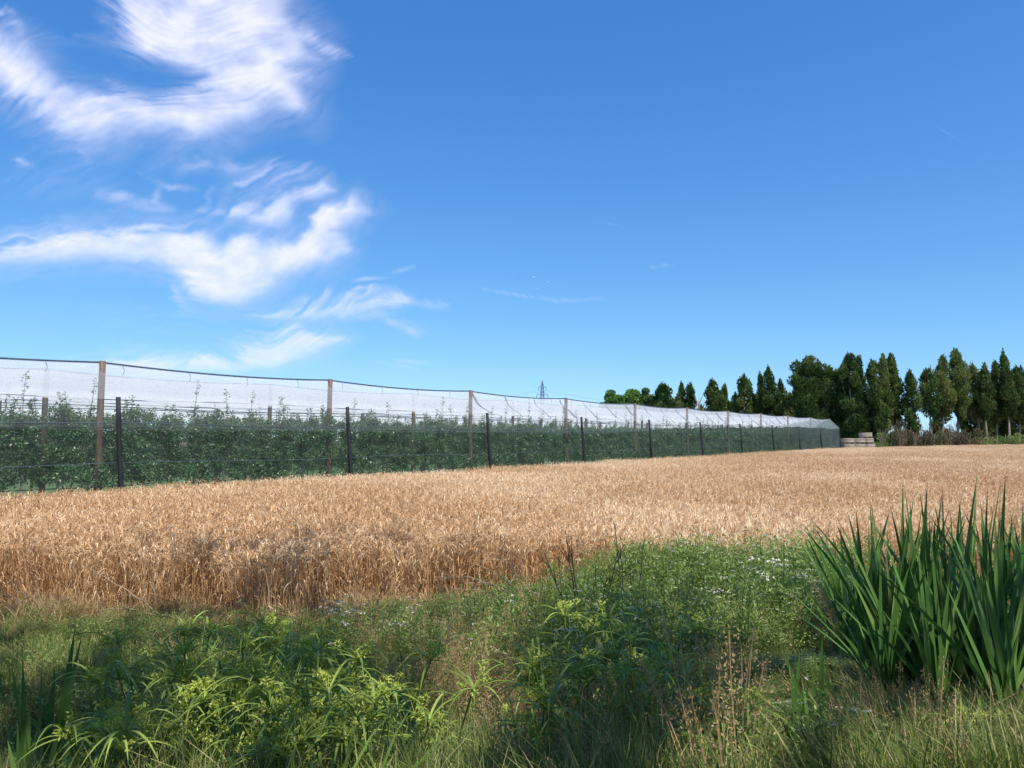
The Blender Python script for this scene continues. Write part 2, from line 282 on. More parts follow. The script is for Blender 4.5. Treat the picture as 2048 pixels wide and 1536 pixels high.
# ------------------------------------------------------------------ netted orchard structure
RZ = 4.26; BZ = 3.24; PB = 20.4; PR = 21.4; SP = 8.0; TP0 = 9.94; ROW = 3.5; NROW = 9
def ridge_z(t): u = ((t - TP0) / SP) % 1.0; return RZ - .11 * 4 * u * (1 - u)
def bedge_z(t): u = ((t - TP0) / SP) % 1.0; return BZ - .10 * 4 * u * (1 - u)
net = empty('hail_net', (0, 0, 0), 'white hail netting hung over the whole orchard from tall wooden poles', 'hail net')
ts = np.arange(T0, T1 + .01, .5); ts[-1] = T1
def sheet(tgrid, prof, tint=1.0):        # prof(t) -> list of (p, z) arrays
    A = Acc(); P = np.stack([tp(tgrid, p_, z_) for p_, z_ in prof(tgrid)], 1); K = P.shape[1]; n = len(tgrid)
    b = np.arange(n - 1)[:, None] * K + np.arange(K - 1)[None]; A.add(P, np.stack([b, b + K, b + K + 1, b + 1], -1), 1.0)
    A.T = [np.broadcast_to(tint if np.isscalar(tint) else tint.reshape(-1), (n * K,)).astype(float)]; return A
def roof(tg):
    out = []
    for k in range(NROW):
        p0 = PR + ROW * k
        for s_ in np.linspace(0, 1, 9)[:-1 if k < NROW - 1 else None]:
            v = 1 - abs(2 * s_ - 1); dip = .86 * v ** 1.25
            wob = .05 * np.sin(tg * 2.1 + k * 3 + s_ * 5) * v + .08 * (fbm(tg * .9 + k * 7, tg * 0 + s_ * 3 + k, 3) - .5) * v
            out.append((p0 + ROW * s_ + 0 * tg, ridge_z(tg) * (1 - v) + (RZ - .06) * v - dip + wob))
    return out
sheet(ts, roof).build('roof_net', M_netr, net, smooth=True)
def side_up(tg):
    out = []
    for s_ in np.linspace(0, 1, 9):
        wob = .05 * (fbm(tg * 1.3 + 3, 0 * tg + s_ * 4, 3) - .5)
        z = ridge_z(tg) + (bedge_z(tg) - ridge_z(tg)) * (s_ ** .8)
        out.append((PR - .02 + (PB + .02 - PR) * s_ ** 1.3 + wob, z))
    return out
sheet(ts, side_up).build('upper_side_net', M_netw, net, smooth=True)
def side_lo_tint(tg): return .55 + .35 * sm(tg, 18, 60) + .9 * sm(tg, 62, 88)
def side_lo(tg):
    ztop = 2.55 + (bedge_z(tg) - 2.55) * sm(tg, 34, 56); zb = gtp(tg, PB) + .80 - .35 * sm(tg, 40, 60) + .10 * np.sin(tg * .7)
    return [(PB - .03 + .07 * np.sin(tg * 1.9 + s_ * 6) * (s_ > .1) * .6, ztop + (zb - ztop) * s_) for s_ in np.linspace(0, 1, 12)]
tn = np.repeat(side_lo_tint(ts)[:, None], 12, 1) * (1 + .5 * (np.abs(np.linspace(0, 1, 12) - .02) < .05))[None]
sheet(ts, side_lo, tn).build('lower_side_net', M_netd, net, smooth=True)
M_seam = net_mat('seam_net', (.45, .47, .5), .8, .4)
for i in range(26):
    t_ = 26 + 2.45 * i; 
    if t_ > T1 - 1: break
    A = Acc(); s_ = np.linspace(.02, .98, 9); tq = t_ + .25 * s_ + .08 * np.sin(s_ * 9 + i)
    A.tube(tp(tq, PR - .02 - (1.0 - .04) * s_ ** 1.3 - .03, ridge_z(tq) + (bedge_z(tq) - ridge_z(tq)) * s_ ** .8), (.02 + .02 * (i % 3 == 0)) * (1 + .5 * np.sin(s_ * 6 + i)), 6, 1.0, cap=False); A.build('net_seam', M_seam, net)
# light transparent strip between the two, and the end wall at the far corner
def mid(tg):
    zt = bedge_z(tg); zb = 2.40 + (zt - 2.42) * sm(tg, 34, 56)
    return [(PB + .03 + 0 * tg, zt + (zb - zt) * s_) for s_ in np.linspace(0, 1, 4)]
sheet(ts[ts < 57], mid).build('middle_side_net', net_mat('thin_net', (.55, .6, .62), .14, .5), net, smooth=True)
A = Acc(); ss = np.linspace(0, 1, 12)
rowsP = []
for s_ in np.linspace(0, 1, 10):          # end wall, flared outwards towards the ground
    pz = np.linspace(PB, PR + ROW * 3, 24); top = np.where(pz < PR, BZ + (RZ - BZ) * np.clip((pz - PB) / 1.0, 0, 1), RZ - .86 * (1 - np.abs(2 * (((pz - PR) / ROW) % 1) - 1)) ** 1.25)
    rowsP.append(tp(T1 + .1 + 1.3 * s_ ** 1.6 + 0 * pz, pz, top + (.9 - top) * s_))
P = np.stack(rowsP); K = P.shape[1]; b = np.arange(9)[:, None] * K + np.arange(K - 1)[None]; A.add(P, np.stack([b, b + K, b + K + 1, b + 1], -1), 1.7)
A.build('end_net', M_netd, net, smooth=True)
A = Acc()                                  # grey gathered panel near the far corner
tg = np.linspace(62, T1, 40)
P = []
for s_ in np.linspace(0, 1, 6):
    zt = bedge_z(tg) + (ridge_z(tg) - bedge_z(tg)) * sm(tg, 64, 88); P.append(tp(tg, PB - .06 + 1.0 * (1 - s_) * sm(tg, 64, 88), bedge_z(tg) + (zt - bedge_z(tg)) * (1 - s_) + .003))
P = np.stack(P); K = 40; b = np.arange(5)[:, None] * K + np.arange(K - 1)[None]; A.add(P, np.stack([b, b + K, b + K + 1, b + 1], -1), 1.0)
A.build('gathered_net', net_mat('grey_net', (.22, .27, .28), .62, .4), net, smooth=True)
A = Acc(); tg = np.arange(T0, T1 + .1, 1.)
A.tube(tp(tg, PR, ridge_z(tg) + .02), .022, 4, cap=False); A.build('ridge_cable', M_cable, net)
for k, (pq, zq) in enumerate([(PR + ROW, None)]):
    A = Acc(); A.tube(tp(tg, pq, ridge_z(tg) + .02), .015, 4, cap=False); A.build('ridge_cable', M_cable, net)
for pq, zq, rr in [(PB - .04, 2.56, .011), (PB - .04, 1.5, .008), (PR + 1.75, 3.37, .014), (PR + .05, 3.05, .012), (PR + 5.25, 3.37, .02), (PR + 8.75, 3.37, .02), (PR + ROW, 3.1, .014)]:
    A = Acc(); A.tube(tp(tg, pq, zq + .03 * np.sin(tg * .6 + pq)), rr, 4, cap=False); A.build('wire', M_cable, net)
def clipmesh():
    A = Acc(); s_ = np.linspace(0, 1, 7); A.tube(np.stack([.05 * np.sin(s_ * 3), 0 * s_, -.02 - .26 * s_], 1), .008, 4); return A.mesh('net_clip', M_cable)
cm = clipmesh()
for i in range(48):
    t_ = T0 + 2 * i + .6; z_ = ridge_z(t_)
    if t_ < T1: o = link('net_clip', cm, net, tp(t_, PR - .05, z_).tolist()); o.rotation_euler.z = ANG
tag(bpy.data.objects['hail_net'], net['label'], 'hail net')
ordn = ['first', 'second', 'third', 'fourth', 'fifth', 'sixth', 'seventh', 'eighth', 'ninth', 'tenth', 'eleventh', 'twelfth']
def pole(name, base, top, r0, r1, mat, label, cat, group, tilt=(0, 0)):
    h = top - base[2]; A = Acc(); z = np.linspace(-.3, h, 7); s_ = (z + .3) / (h + .3)
    P = np.stack([tilt[0] * (1 - s_) ** 1.0 + .008 * np.sin(s_ * 7), tilt[1] * (1 - s_), z], 1); A.tube(P, r0 + (r1 - r0) * s_, 8)
    o = A.build(name, mat, smooth=False, loc=base); tag(o, label, cat, group); return o
for n in range(-1, 11):
    t_ = TP0 + SP * n; b = tp(t_, PR - .06, 0); b[2] = zg(b[0], b[1])
    if n >= 0:
        lab = '%s brown wooden pole from the left, front row of the net' % ordn[n] if n < 10 else 'last brown wooden pole at the far corner of the net'
        pole('wooden_pole', b.tolist(), RZ + .05, .10, .085, M_pole, lab, 'pole', 'brown poles along the front of the net')
        c = tp(t_, PB, 0); c[2] = zg(c[0], c[1])
        lab = '%s leaning black post from the left, along the wheat edge' % ordn[n] if n < 10 else 'black post at the far corner beside the crates'
        pole('black_post', c.tolist(), BZ + .04, .072, .062, M_black, lab, 'post', 'black posts along the wheat edge', tilt=(.25, 0))
    for r_ in (1, 2):
        q = tp(t_, PR + ROW * r_ - .06, 0); q[2] = zg(q[0], q[1])
        if n >= 0 or r_ == 2:
            pole('wooden_pole', q.tolist(), RZ, .09, .08, M_pole, ('pale pole in the second row, level with the %s front pole' % ordn[n] if r_ == 1 else 'pale pole in the third tree row, level with the %s front pole' % ordn[n]) if n >= 0 else 'pale pole in the third tree row nearest the left edge', 'pole', 'pale poles inside the net')
A = Acc(); th = np.arange(T0, T1, 1.5)
for k, zz in enumerate((.86, .68)):
    A = Acc(); A.tube(tp(th, PR - .15 + .1 * k, gtp(th, PR) + zz + .025 * np.sin(th * 2.3)), .014, 4, cap=False)
    tag(A.build('drip_hose', M_hose), ['upper', 'lower'][k] + ' black irrigation hose strung below the front apple row', 'hose')
# apple trees
def apple(seed):
    r = np.random.default_rng(seed); T = Acc(); z = np.linspace(0, 2.9, 9)
    tr = np.stack([.05 * np.sin(z * 1.3 + seed), .05 * np.cos(z * 1.7 + seed), z], 1); T.tube(tr, np.linspace(.035, .010, 9), 6, tint=.4)
    C = Acc(); base = []; dirs = []
    nb = 40
    for i in range(nb):
        h = r.uniform(.88, 2.75); a = r.uniform(0, 2 * math.pi); Ln = r.uniform(.35, .75) * (1.05 - .22 * abs(h - 1.4)); s_ = np.linspace(0, 1, 5)
        P = np.stack([math.cos(a) * Ln * s_ * 1.05, math.sin(a) * Ln * s_ * .75, h + .25 * s_ * Ln - .28 * s_ ** 2 * (1 if h < 2 else .2)], 1)
        T.tube(P, np.linspace(.012, .004, 5), 4, tint=.4, cap=False)
        m = 95; u = r.uniform(.1, 1.05, m); q = np.stack([np.interp(u, s_, P[:, k]) for k in range(3)], 1) + r.normal(size=(m, 3)) * .075; base.append(q)
        dirs.append(norm(r.normal(size=(m, 3)) + np.array([math.cos(a) * .5, math.sin(a) * .5, .1])))
    for i in range(r.integers(2, 5)):        # bare leaders standing above the crown
        h0 = r.uniform(2.2, 2.6); top = r.choice([2.95, 3.05, 3.2, 3.45, 3.75]); a = r.uniform(0, 6.28); s_ = np.linspace(0, 1, 6); x0 = r.uniform(-.35, .35)
        P = np.stack([x0 + .12 * math.cos(a) * s_ ** 2, .1 * math.sin(a) * s_, h0 + (top - h0) * s_], 1); T.tube(P, np.linspace(.012, .004, 6), 4, tint=.4, cap=False)
        m = 46; u = r.uniform(.15, 1, m) ** .7; q = np.stack([np.interp(u, s_, P[:, k]) for k in range(3)], 1) + r.normal(size=(m, 3)) * .03; base.append(q)
        dirs.append(norm(r.normal(size=(m, 3)) * [1, 1, .4] + [0, 0, .3]))
    q = np.concatenate(base); dd = np.concatenate(dirs); k = q[:, 2] > .78 + .1 * r.normal(size=len(q)) - .35 * (r.random(len(q)) < .03); q = q[k]; dd = dd[k]; n = len(q)
    C.leaves(q, dd, r.uniform(.055, .10, n), r.uniform(.032, .052, n), np.clip(r.beta(2, 2.4, n), 0, 1), r=r)
    return T.mesh('trunk', M_bark), C.mesh('crown', M_apple)
AV = [apple(100 + i) for i in range(7)]
protos = []
for i, (tm, cmh) in enumerate(AV):
    e = bpy.data.objects.new('apple_tree', None); e['category'] = 'apple tree'
    a = bpy.data.objects.new('trunk', tm); c = bpy.data.objects.new('crown', cmh); a.parent = e; c.parent = e; protos.append((e, a, c))
rr = np.random.default_rng(5)
rowl = ['leafy apple tree in the front orchard row, directly behind the side net', 'apple tree in the second orchard row, showing over the front row', 'apple tree in the third orchard row deep under the netting']
for r_ in range(3):
    for i, t_ in enumerate(np.arange([-7, -4, -2][r_], 89.5, 1.0)):
        e, a, c = protos[rr.integers(7)]
        b = tp(t_ + rr.uniform(-.12, .12), PR + ROW * r_ + .1, 0); b[2] = zg(b[0], b[1]) 
        E = e.copy(); COL.objects.link(E); E.location = b.tolist(); E.rotation_euler.z = ANG + (math.pi if rr.random() < .5 else 0) + rr.uniform(-.2, .2)
        s_ = rr.uniform(.94, 1.06) ; s_ *= (1 - .10 * sm(t_, 20, 80)); E.scale = (1.05, 1, s_)
        tag(E, rowl[r_], 'apple tree', 'apple trees in row %d' % (r_ + 1))
        for s2 in (a, c): o = s2.copy(); COL.objects.link(o); o.parent = E
# ------------------------------------------------------------------ scatter by geometry nodes (uncountable growth)
def scatter(name, P, rot, sc, idx, sources, label):
    me = bpy.data.meshes.new(name); n = len(P); me.vertices.add(n); me.vertices.foreach_set('co', P.astype(np.float32).ravel())
    for nm, ty, dat in (('rot', 'FLOAT_VECTOR', rot), ('scl', 'FLOAT_VECTOR', sc)):
        at_ = me.attributes.new(nm, ty, 'POINT'); at_.data.foreach_set('vector', dat.astype(np.float32).ravel())
    ai = me.attributes.new('idx', 'INT', 'POINT'); ai.data.foreach_set('value', idx.astype(np.int32))
    o = link(name, me); tag(o, label, None, kind='stuff')
    col = bpy.data.collections.new(name + '_sources')
    for i, m in enumerate(sources): col.objects.link(bpy.data.objects.new('%s_source_%02d' % (name, i), m))
    ng = bpy.data.node_groups.new(name, 'GeometryNodeTree'); ng.interface.new_socket('Geometry', in_out='INPUT', socket_type='NodeSocketGeometry'); ng.interface.new_socket('Geometry', in_out='OUTPUT', socket_type='NodeSocketGeometry')
    N, L = ng.nodes, ng.links; gi = N.new('NodeGroupInput'); go = N.new('NodeGroupOutput'); ip = N.new('GeometryNodeInstanceOnPoints'); ci = N.new('GeometryNodeCollectionInfo')
    ci.inputs['Collection'].default_value = col; ci.inputs['Separate Children'].default_value = True; ci.inputs['Reset Children'].default_value = True; ip.inputs['Pick Instance'].default_value = True
    def attr(nm, ty):
        q = N.new('GeometryNodeInputNamedAttribute'); q.data_type = ty; q.inputs['Name'].default_value = nm; return q.outputs['Attribute']
    L.new(gi.outputs[0], ip.inputs['Points']); L.new(ci.outputs[0], ip.inputs['Instance']); L.new(attr('idx', 'INT'), ip.inputs['Instance Index'])
    e2r = N.new('FunctionNodeEulerToRotation'); L.new(attr('rot', 'FLOAT_VECTOR'), e2r.inputs[0]); L.new(e2r.outputs[0], ip.inputs['Rotation'])
    L.new(attr('scl', 'FLOAT_VECTOR'), ip.inputs['Scale']); L.new(ip.outputs[0], go.inputs[0])
    md = o.modifiers.new('scatter', 'NODES'); md.node_group = ng; return o
def scat(name, XY, sources, label, smin=.85, smax=1.15, idx=None, tilt=.06, dz=-.02, hs=None, hn=0):
    n = len(XY); P = np.stack([XY[:, 0], XY[:, 1], zg(XY[:, 0], XY[:, 1]) + dz], 1)
    rot = np.stack([R.normal(size=n) * tilt, R.normal(size=n) * tilt, R.uniform(0, 6.283, n)], 1); s_ = R.uniform(smin, smax, n)
    hz = s_ if hs is None else s_ * hs
    if np.any(hn): f = np.clip(hallow(XY[:, 0], XY[:, 1]) / hn, .15, 1.3); hz = hz * f; s_ = s_ * np.clip(f, .6, 1.4)
    return scatter(name, P, rot, np.stack([s_, s_, hz], 1), R.integers(0, len(sources), n) if idx is None else idx, sources, label)
# wheat
def wheat_patch(seed, size, n, tone=0, hmul=1.0):
    r = np.random.default_rng(seed); A = Acc(); x = r.uniform(-size / 2, size / 2, n); y = r.uniform(-size / 2, size / 2, n); h = np.clip(r.normal(.75, .075, n), .4, .95) * hmul
    a = r.uniform(0, 6.283, n); ln = r.uniform(0, .2, n) + .35 * (r.random(n) < .08); D = np.stack([np.cos(a), np.sin(a), 0 * a], 1); tint = np.clip(r.normal(.47 + tone, .22, n), 0, 1)
    s_ = np.linspace(0, 1, 4)[None, :, None]; B = np.stack([x, y, 0 * x], 1)[:, None]
    P = B + np.array([0, 0, 1.]) * s_ * h[:, None, None] + D[:, None] * ln[:, None, None] * s_ ** 2
    sd = norm(np.cross(D, [0, 0, 1.]) + r.normal(size=(n, 3)) * [.8, .8, 0]); A.strips(P, np.array([.006, .005, .0045, .004])[None], sd, np.clip(tint - .12, 0, 1))
    top = P[:, -1]; Ln = r.uniform(.075, .11, n); cur = r.uniform(.5, 2.6, n); k = 5
    pts = [top]
    for j in range(1, k):
        th = cur * j / (k - 1); dv = D * np.sin(th)[:, None] + np.array([0, 0, 1.]) * np.cos(th)[:, None]; pts.append(pts[-1] + dv * (Ln / (k - 1))[:, None])
    Pe = np.stack(pts, 1); W = np.array([.005, .013, .0145, .012, .003])[None] * r.uniform(.85, 1.15, n)[:, None]; s1 = norm(np.cross(D, [0, 0, 1.])); A.strips(Pe, W, s1, np.clip(tint + .18, 0, 1))
    nrm_ = norm(np.cross(norm(Pe[:, 3] - Pe[:, 1]), s1)); A.strips(Pe, W * .75, nrm_, np.clip(tint + .1, 0, 1))
    dv = norm(Pe[:, -1] - Pe[:, -2])                     # awns
    for q in range(3):
        dq = norm(dv + r.normal(size=(n, 3)) * .22); st_ = Pe[:, 2 + (q % 2)]; Pa = np.stack([st_, st_ + dq * .06, st_ + dq * .11 + [0, 0, -.015]], 1); A.strips(Pa, np.array([.0022, .0018, .001])[None], norm(np.cross(dq, rdir(n, r))), np.clip(tint + .3, 0, 1))
    m = int(n * 1.5); j = r.integers(0, n, m); hh = r.uniform(.2, .88, m); b0 = B[j, 0] + np.array([0, 0, 1.]) * (hh * h[j])[:, None] + D[j] * (ln[j] * hh ** 2)[:, None]
    a = r.uniform(0, 6.283, m); Dl = np.stack([np.cos(a), np.sin(a), 0 * a], 1); ll = r.uniform(.08, .2, m)[:, None]
    Pl = np.stack([b0, b0 + Dl * ll * .35 + [0, 0, .03], b0 + Dl * ll * .7 + [0, 0, -.01], b0 + Dl * ll * .85 + np.array([0, 0, -1.]) * ll * .5], 1)
    A.strips(Pl, np.array([.004, .009, .007, .002])[None], norm(np.cross(Dl, [0, 0, 1.]) + r.normal(size=(m, 3)) * .3), np.clip(r.normal(.45, .25, m), 0, 1))
    return A.mesh('wheat_clump', M_wheat)
wheat_src = [wheat_patch(20 + i, .55, 110, -.15 + .06 * i) for i in range(6)] + [wheat_patch(40 + i, 1.5, 520, -.12 + .08 * i) for i in range(4)]
def front_edge(X): return 9.15 + .6 * sm(X, -4, .5) + .32 * np.sin(X * .9 + 1) + .14 * np.sin(X * 2.7) + .25 * sm(X, 0, 4)
def grid(x0, x1, y0, y1, st): a, b = np.meshgrid(np.arange(x0, x1, st), np.arange(y0, y1, st), indexing='ij'); a = a.ravel() + R.uniform(-.35, .35, a.size) * st; b = b.ravel() + R.uniform(-.35, .35, b.size) * st; return np.stack([a, b], 1)
def inwheat(XY, m=0.0):
    p = XY @ nn_; return (p < 19.55 - m) & (XY[:, 1] > front_edge(XY[:, 0]) + m) & (XY[:, 1] < far_edge(XY[:, 0]) - m) & (np.abs(XY[:, 0]) < XY[:, 1] * .78 + 3)
Wn = grid(-16, 18, 9, 20, .40); Wn = Wn[inwheat(Wn, .15) & ((Wn[:, 1] > front_edge(Wn[:, 0]) + .5) | (R.random(len(Wn)) < .72))]
Wf = grid(-20, 130, 20, 150, .95); Wf = Wf[inwheat(Wf, .3)]; e = (Wf[:, 1] > 19.9)
# thin edge along the orchard with small clumps
We = grid(-16, 40, 19, 84, .5); pe = We @ nn_; We = We[inwheat(We, .05) & (pe > 18.7)]
XY = np.concatenate([Wn, Wf, We]); tn_ = np.clip((fbm(XY[:, 0] * .28 + 4, XY[:, 1] * .16 + 7, 4) - .5) * 2.6 + .5 + R.normal(size=len(XY)) * .16, 0, .999)
idx = (tn_ * 6).astype(int); idx[len(Wn):len(Wn) + len(Wf)] = 6 + (tn_[len(Wn):len(Wn) + len(Wf)] * 4).astype(int)
hh = .93 + .14 * fbm(XY[:, 0] * .35, XY[:, 1] * .35, 3); hh = hh * (1 + .10 * np.exp(-((XY[:, 1] - front_edge(XY[:, 0])) / .5) ** 2) * 0)
scat('wheat_field', XY, wheat_src, 'ripe golden wheat field standing across the whole middle of the photo', .95, 1.08, idx, .035 + .13 * np.exp(-np.maximum(XY[:, 1] - front_edge(XY[:, 0]), 0) / .45), -.02, hh)
# stray taller stalks above the wheat edge come with the near clumps' own variation
# ------------------------------------------------------------------ ditch growth
def grass_tuft(seed, n, h, wdt, spread, mat, bend=.5, tlo=0, thi=1):
    r = np.random.default_rng(seed); A = Acc(); a = r.uniform(0, 6.283, n); rad = r.uniform(0, spread, n); D = np.stack([np.cos(a), np.sin(a), 0 * a], 1); B = (D * rad[:, None])[:, None]
    D = norm(D + r.normal(size=(n, 3)) * [.6, .6, 0]); hh = h * r.uniform(.45, 1.1, n)[:, None, None]; s_ = np.linspace(0, 1, 5)[None, :, None]; bd = r.uniform(.1, bend, n)[:, None, None]
    P = B + hh * (np.array([0, 0, 1.]) * (s_ - .35 * bd * s_ ** 2.5) + D[:, None] * bd * s_ ** 1.8)
    A.strips(P, wdt * r.uniform(.7, 1.3, n)[:, None] * np.array([.8, 1, .9, .6, .08])[None], norm(np.cross(D, [0, 0, 1.]) + r.normal(size=(n, 3)) * .3), r.uniform(tlo, thi, n)); return A.mesh('grass_tuft', mat)
def panicle_grass(seed, n=14, h=.62):
    r = np.random.default_rng(seed); A = Acc()
    for i in range(n):
        a = r.uniform(0, 6.28); b = np.array([math.cos(a), math.sin(a), 0]) * r.uniform(0, .13); D = np.array([math.cos(a), math.sin(a), 0]); H_ = h * r.uniform(.7, 1.15); s_ = np.linspace(0, 1, 6)[:, None]; bd = r.uniform(.05, .4)
        P = b + H_ * (np.array([0, 0, 1.]) * (s_ - .2 * bd * s_ ** 2) + D * bd * s_ ** 2); A.strips(P[None], np.full((1, 6), .0035), norm(np.cross(D, [0, 0, 1.]))[None], r.uniform(.3, .7))
        m = 80; u = r.uniform(.6, 1.0, m); q = np.stack([np.interp(u, s_[:, 0], P[:, k]) for k in range(3)], 1) + r.normal(size=(m, 3)) * (.026 * (1.25 - u)[:, None] * 1.6); A.leaves(q, norm(r.normal(size=(m, 3)) * .6 + [0, 0, .8]), .013, .0045, r.uniform(.3, 1, m), r=r)
    return A.mesh('panicle_grass', M_dry)
def umbel_plant(seed, n=9, h=.72, fl=.17, spread=.2, big=1.0):
    r = np.random.default_rng(seed); A = Acc()
    for i in range(n):
        a = r.uniform(0, 6.28); D = np.array([math.cos(a), math.sin(a), 0]); b = D * r.uniform(0, spread); H_ = h * r.uniform(.6, 1.1); s_ = np.linspace(0, 1, 5)[:, None]
        P = b + H_ * (np.array([0, 0, 1.]) * s_ + D * .2 * r.uniform(0, 1) * s_ ** 2); A.strips(P[None], np.full((1, 5), .005), norm(np.cross(D, [0, 0, 1.]))[None], .3)
        m = 150; u = r.uniform(.12, .98, m); q = np.stack([np.interp(u, s_[:, 0], P[:, k]) for k in range(3)], 1) + r.normal(size=(m, 3)) * [.065, .065, .03]; A.leaves(q, norm(r.normal(size=(m, 3)) + [0, 0, .4]), r.uniform(.02, .05, m), r.uniform(.006, .014, m), r.uniform(0, 1, m), r=r)
        if r.random() < fl:
            for k in range(r.integers(1, 4)):
                c = P[-1] + np.array([r.normal() * .05, r.normal() * .05, r.uniform(-.04, .03)]); A.strips(np.stack([P[-2], c])[None], np.full((1, 2), .002), norm(np.cross(D, [0, 0, 1.]))[None], .4)
                for q_ in range(r.integers(3, 7)):
                    e = c + np.array([r.normal() * .016 * big, r.normal() * .016 * big, .008]); m = 4; dq = norm(r.normal(size=(m, 3)) * [1, 1, .35]); A.leaves(np.repeat(e[None], m, 0), dq, .008 * big, .0065 * big, r.uniform(0, 1, m), 1, r)
    return A.mesh('umbel_plant', [M_weed, M_flower])
def herb(seed, n=240, h=.4, mat=None, wl=.035):
    r = np.random.default_rng(seed); A = Acc(); q = r.normal(size=(n, 3)) * [.13, .13, 1]; q[:, 2] = h * r.uniform(.05, 1, n) ** .8; A.leaves(q, norm(r.normal(size=(n, 3)) * [1, 1, .6] + [0, 0, .4]), r.uniform(.02, wl * 2, n), r.uniform(.008, wl * .6, n), r.uniform(0, 1, n), r=r); return A.mesh('herb', mat or M_weed)
def region(ell, X, Y, Z):           # weight from soft ellipses given in photograph coordinates
    px, py = proj(X, Y, Z); w_ = np.zeros_like(X)
    for (ex, ey, rx, ry_, am) in ell: w_ = np.maximum(w_, am * np.exp(-(((px - ex) / rx) ** 2 + ((py - ey) / ry_) ** 2) ** 1.5))
    return w_
def rnd(n, y0=2.6, y1=9.9): Y = R.uniform(y0, y1, n) ; X = R.uniform(-1, 1, n) * (Y * .74 + .8); return X, Y
def pick(n, ell, z, base=0.0, y0=2.6, y1=9.9):
    X, Y = rnd(n, y0, y1); w_ = np.maximum(base, region(ell, X, Y, zg(X, Y) + z)); k = R.random(n) < w_; k &= Y < front_edge(X) + .5; return np.stack([X[k], Y[k]], 1)
LX = [0, 300, 600, 850, 1000, 1150, 1250, 1400, 1600, 1700, 2048]; LA = [1246, 1238, 1216, 1200, 1172, 1130, 1092, 1072, 1076, 1062, 1045]
NX = [0, 190, 260, 320, 900, 1300, 1490, 1550, 1650, 1700, 2048]; NA = [1470, 1450, 1320, 1310, 1290, 1270, 1320, 1470, 1470, 1335, 1322]
def hallow(X, Y, jit=20):                 # how tall the growth stands: the ditch banks are grown over unevenly, tallest on the far bank at the right
    px, _ = proj(X, Y, .4 + 0 * X); lim = np.interp(px, LX, LA) * sm(Y, 5.2, 7) + np.interp(px, NX, NA) * (1 - sm(Y, 5.2, 7)) + R.normal(size=len(X)) * jit
    return np.clip(CAMZ - (lim - 875) / F * Y - zg(X, Y), np.where(Y > 8.0, .17, .10), 1.05)
gs = [grass_tuft(200 + i, 60, .36, .0055, .11, M_grass, .8) for i in range(4)] + [grass_tuft(210 + i, 34, .5, .006, .08, M_grass, .7) for i in range(3)] + [grass_tuft(220 + i, 44, .32, .004, .13, M_dry, 1.0) for i in range(2)] + [grass_tuft(230 + i, 26, .62, .011, .07, M_sedge, 1.25) for i in range(3)]
bare = [(590, 1275, 80, 30, .8), (820, 1270, 70, 30, .5)]
X, Y = rnd(15000); k = (Y < front_edge(X) + .3) & (R.random(len(X)) > region(bare, X, Y, zg(X, Y) + .1)); XY = np.stack([X[k], Y[k]], 1)
idx = R.choice(12, len(XY), p=[.16, .16, .16, .16, .06, .06, .06, .09, .09, 0, 0, 0])
q_ = region([(140, 1232, 340, 40, .15), (1000, 1480, 200, 80, .4), (1700, 1460, 200, 70, .4)], XY[:, 0], XY[:, 1], zg(XY[:, 0], XY[:, 1]) + .1); k = R.random(len(XY)) < q_; idx[k] = R.integers(7, 9, k.sum())
q_ = region([(600, 1400, 330, 110, .07), (1200, 1350, 250, 100, .05)], XY[:, 0], XY[:, 1], zg(XY[:, 0], XY[:, 1]) + .4); k = R.random(len(XY)) < q_; idx[k] = R.integers(9, 12, k.sum())
scat('grass', XY, gs, 'rough green grass covering the ditch banks', .8, 1.15, idx, .18, hn=np.array([.46] * 4 + [.66] * 3 + [.40] * 2 + [.60] * 3)[idx])
us = [umbel_plant(300 + i) for i in range(5)]
XY = pick(3000, [(1400, 1140, 300, 90, 1), (1200, 1300, 220, 90, .35), (1560, 1240, 160, 120, .6), (1640, 1350, 120, 60, .12), (760, 1290, 150, 60, .12), (1000, 1230, 120, 40, .25)], .5, .004)
scat('flowering_weeds', XY, us, 'feathery green weeds dotted with small white flower heads', .8, 1.15, None, .08, hn=.74)
XY = pick(420, [(1240, 1350, 160, 50, .8), (1560, 1290, 120, 50, .8), (760, 1300, 110, 50, .6), (1750, 1380, 100, 40, .15), (1380, 1310, 120, 40, .8), (980, 1250, 120, 30, .5)], .5, 0)
scat('white_umbels', XY, [umbel_plant(310 + i, 4, .74, .9, .12, 1.7) for i in range(3)], 'larger white umbel flowers scattered over the shaded weeds', .85, 1.1, None, .08, hn=.72)
X = R.uniform(-9, 3, 420); XY = np.stack([X, front_edge(X) + R.normal(size=420) * .3 - .1], 1)
scat('straw_litter', XY, [grass_tuft(240 + i, 46, .30, .006, .16, M_dry, 1.5) for i in range(3)], 'tangled dead straw lying along the front edge of the wheat', .7, 1.3, None, .35)
hsr = [herb(330 + i, 320, .36, None, .017) for i in range(3)] + [herb(340, 260, .3, M_sedge, .016)]
XY = pick(7000, [(300, 1250, 340, 45, 1.0), (850, 1215, 250, 35, .7), (1200, 1300, 400, 150, .6), (500, 1450, 500, 120, .25), (1800, 1380, 300, 120, .3)], .2, .08)
XY = XY[XY[:, 1] > 4.4 + .6 * R.random(len(XY))]
scat('leafy_weeds', XY, hsr, 'low leafy green weeds along the ditch', .7, 1.2, None, .15, hn=.42)
ps = [panicle_grass(360 + i) for i in range(4)]
XY = pick(2600, [(930, 1360, 140, 110, .6), (1450, 1390, 130, 100, .5), (800, 1290, 140, 60, .3), (140, 1235, 330, 45, .12), (1720, 1440, 260, 80, .4), (1100, 1480, 200, 50, .4)], .3, .025)
scat('dry_grass', XY, ps, 'tan dry grass with feathery seed heads among the green', .75, 1.1, None, .12, hn=.62)
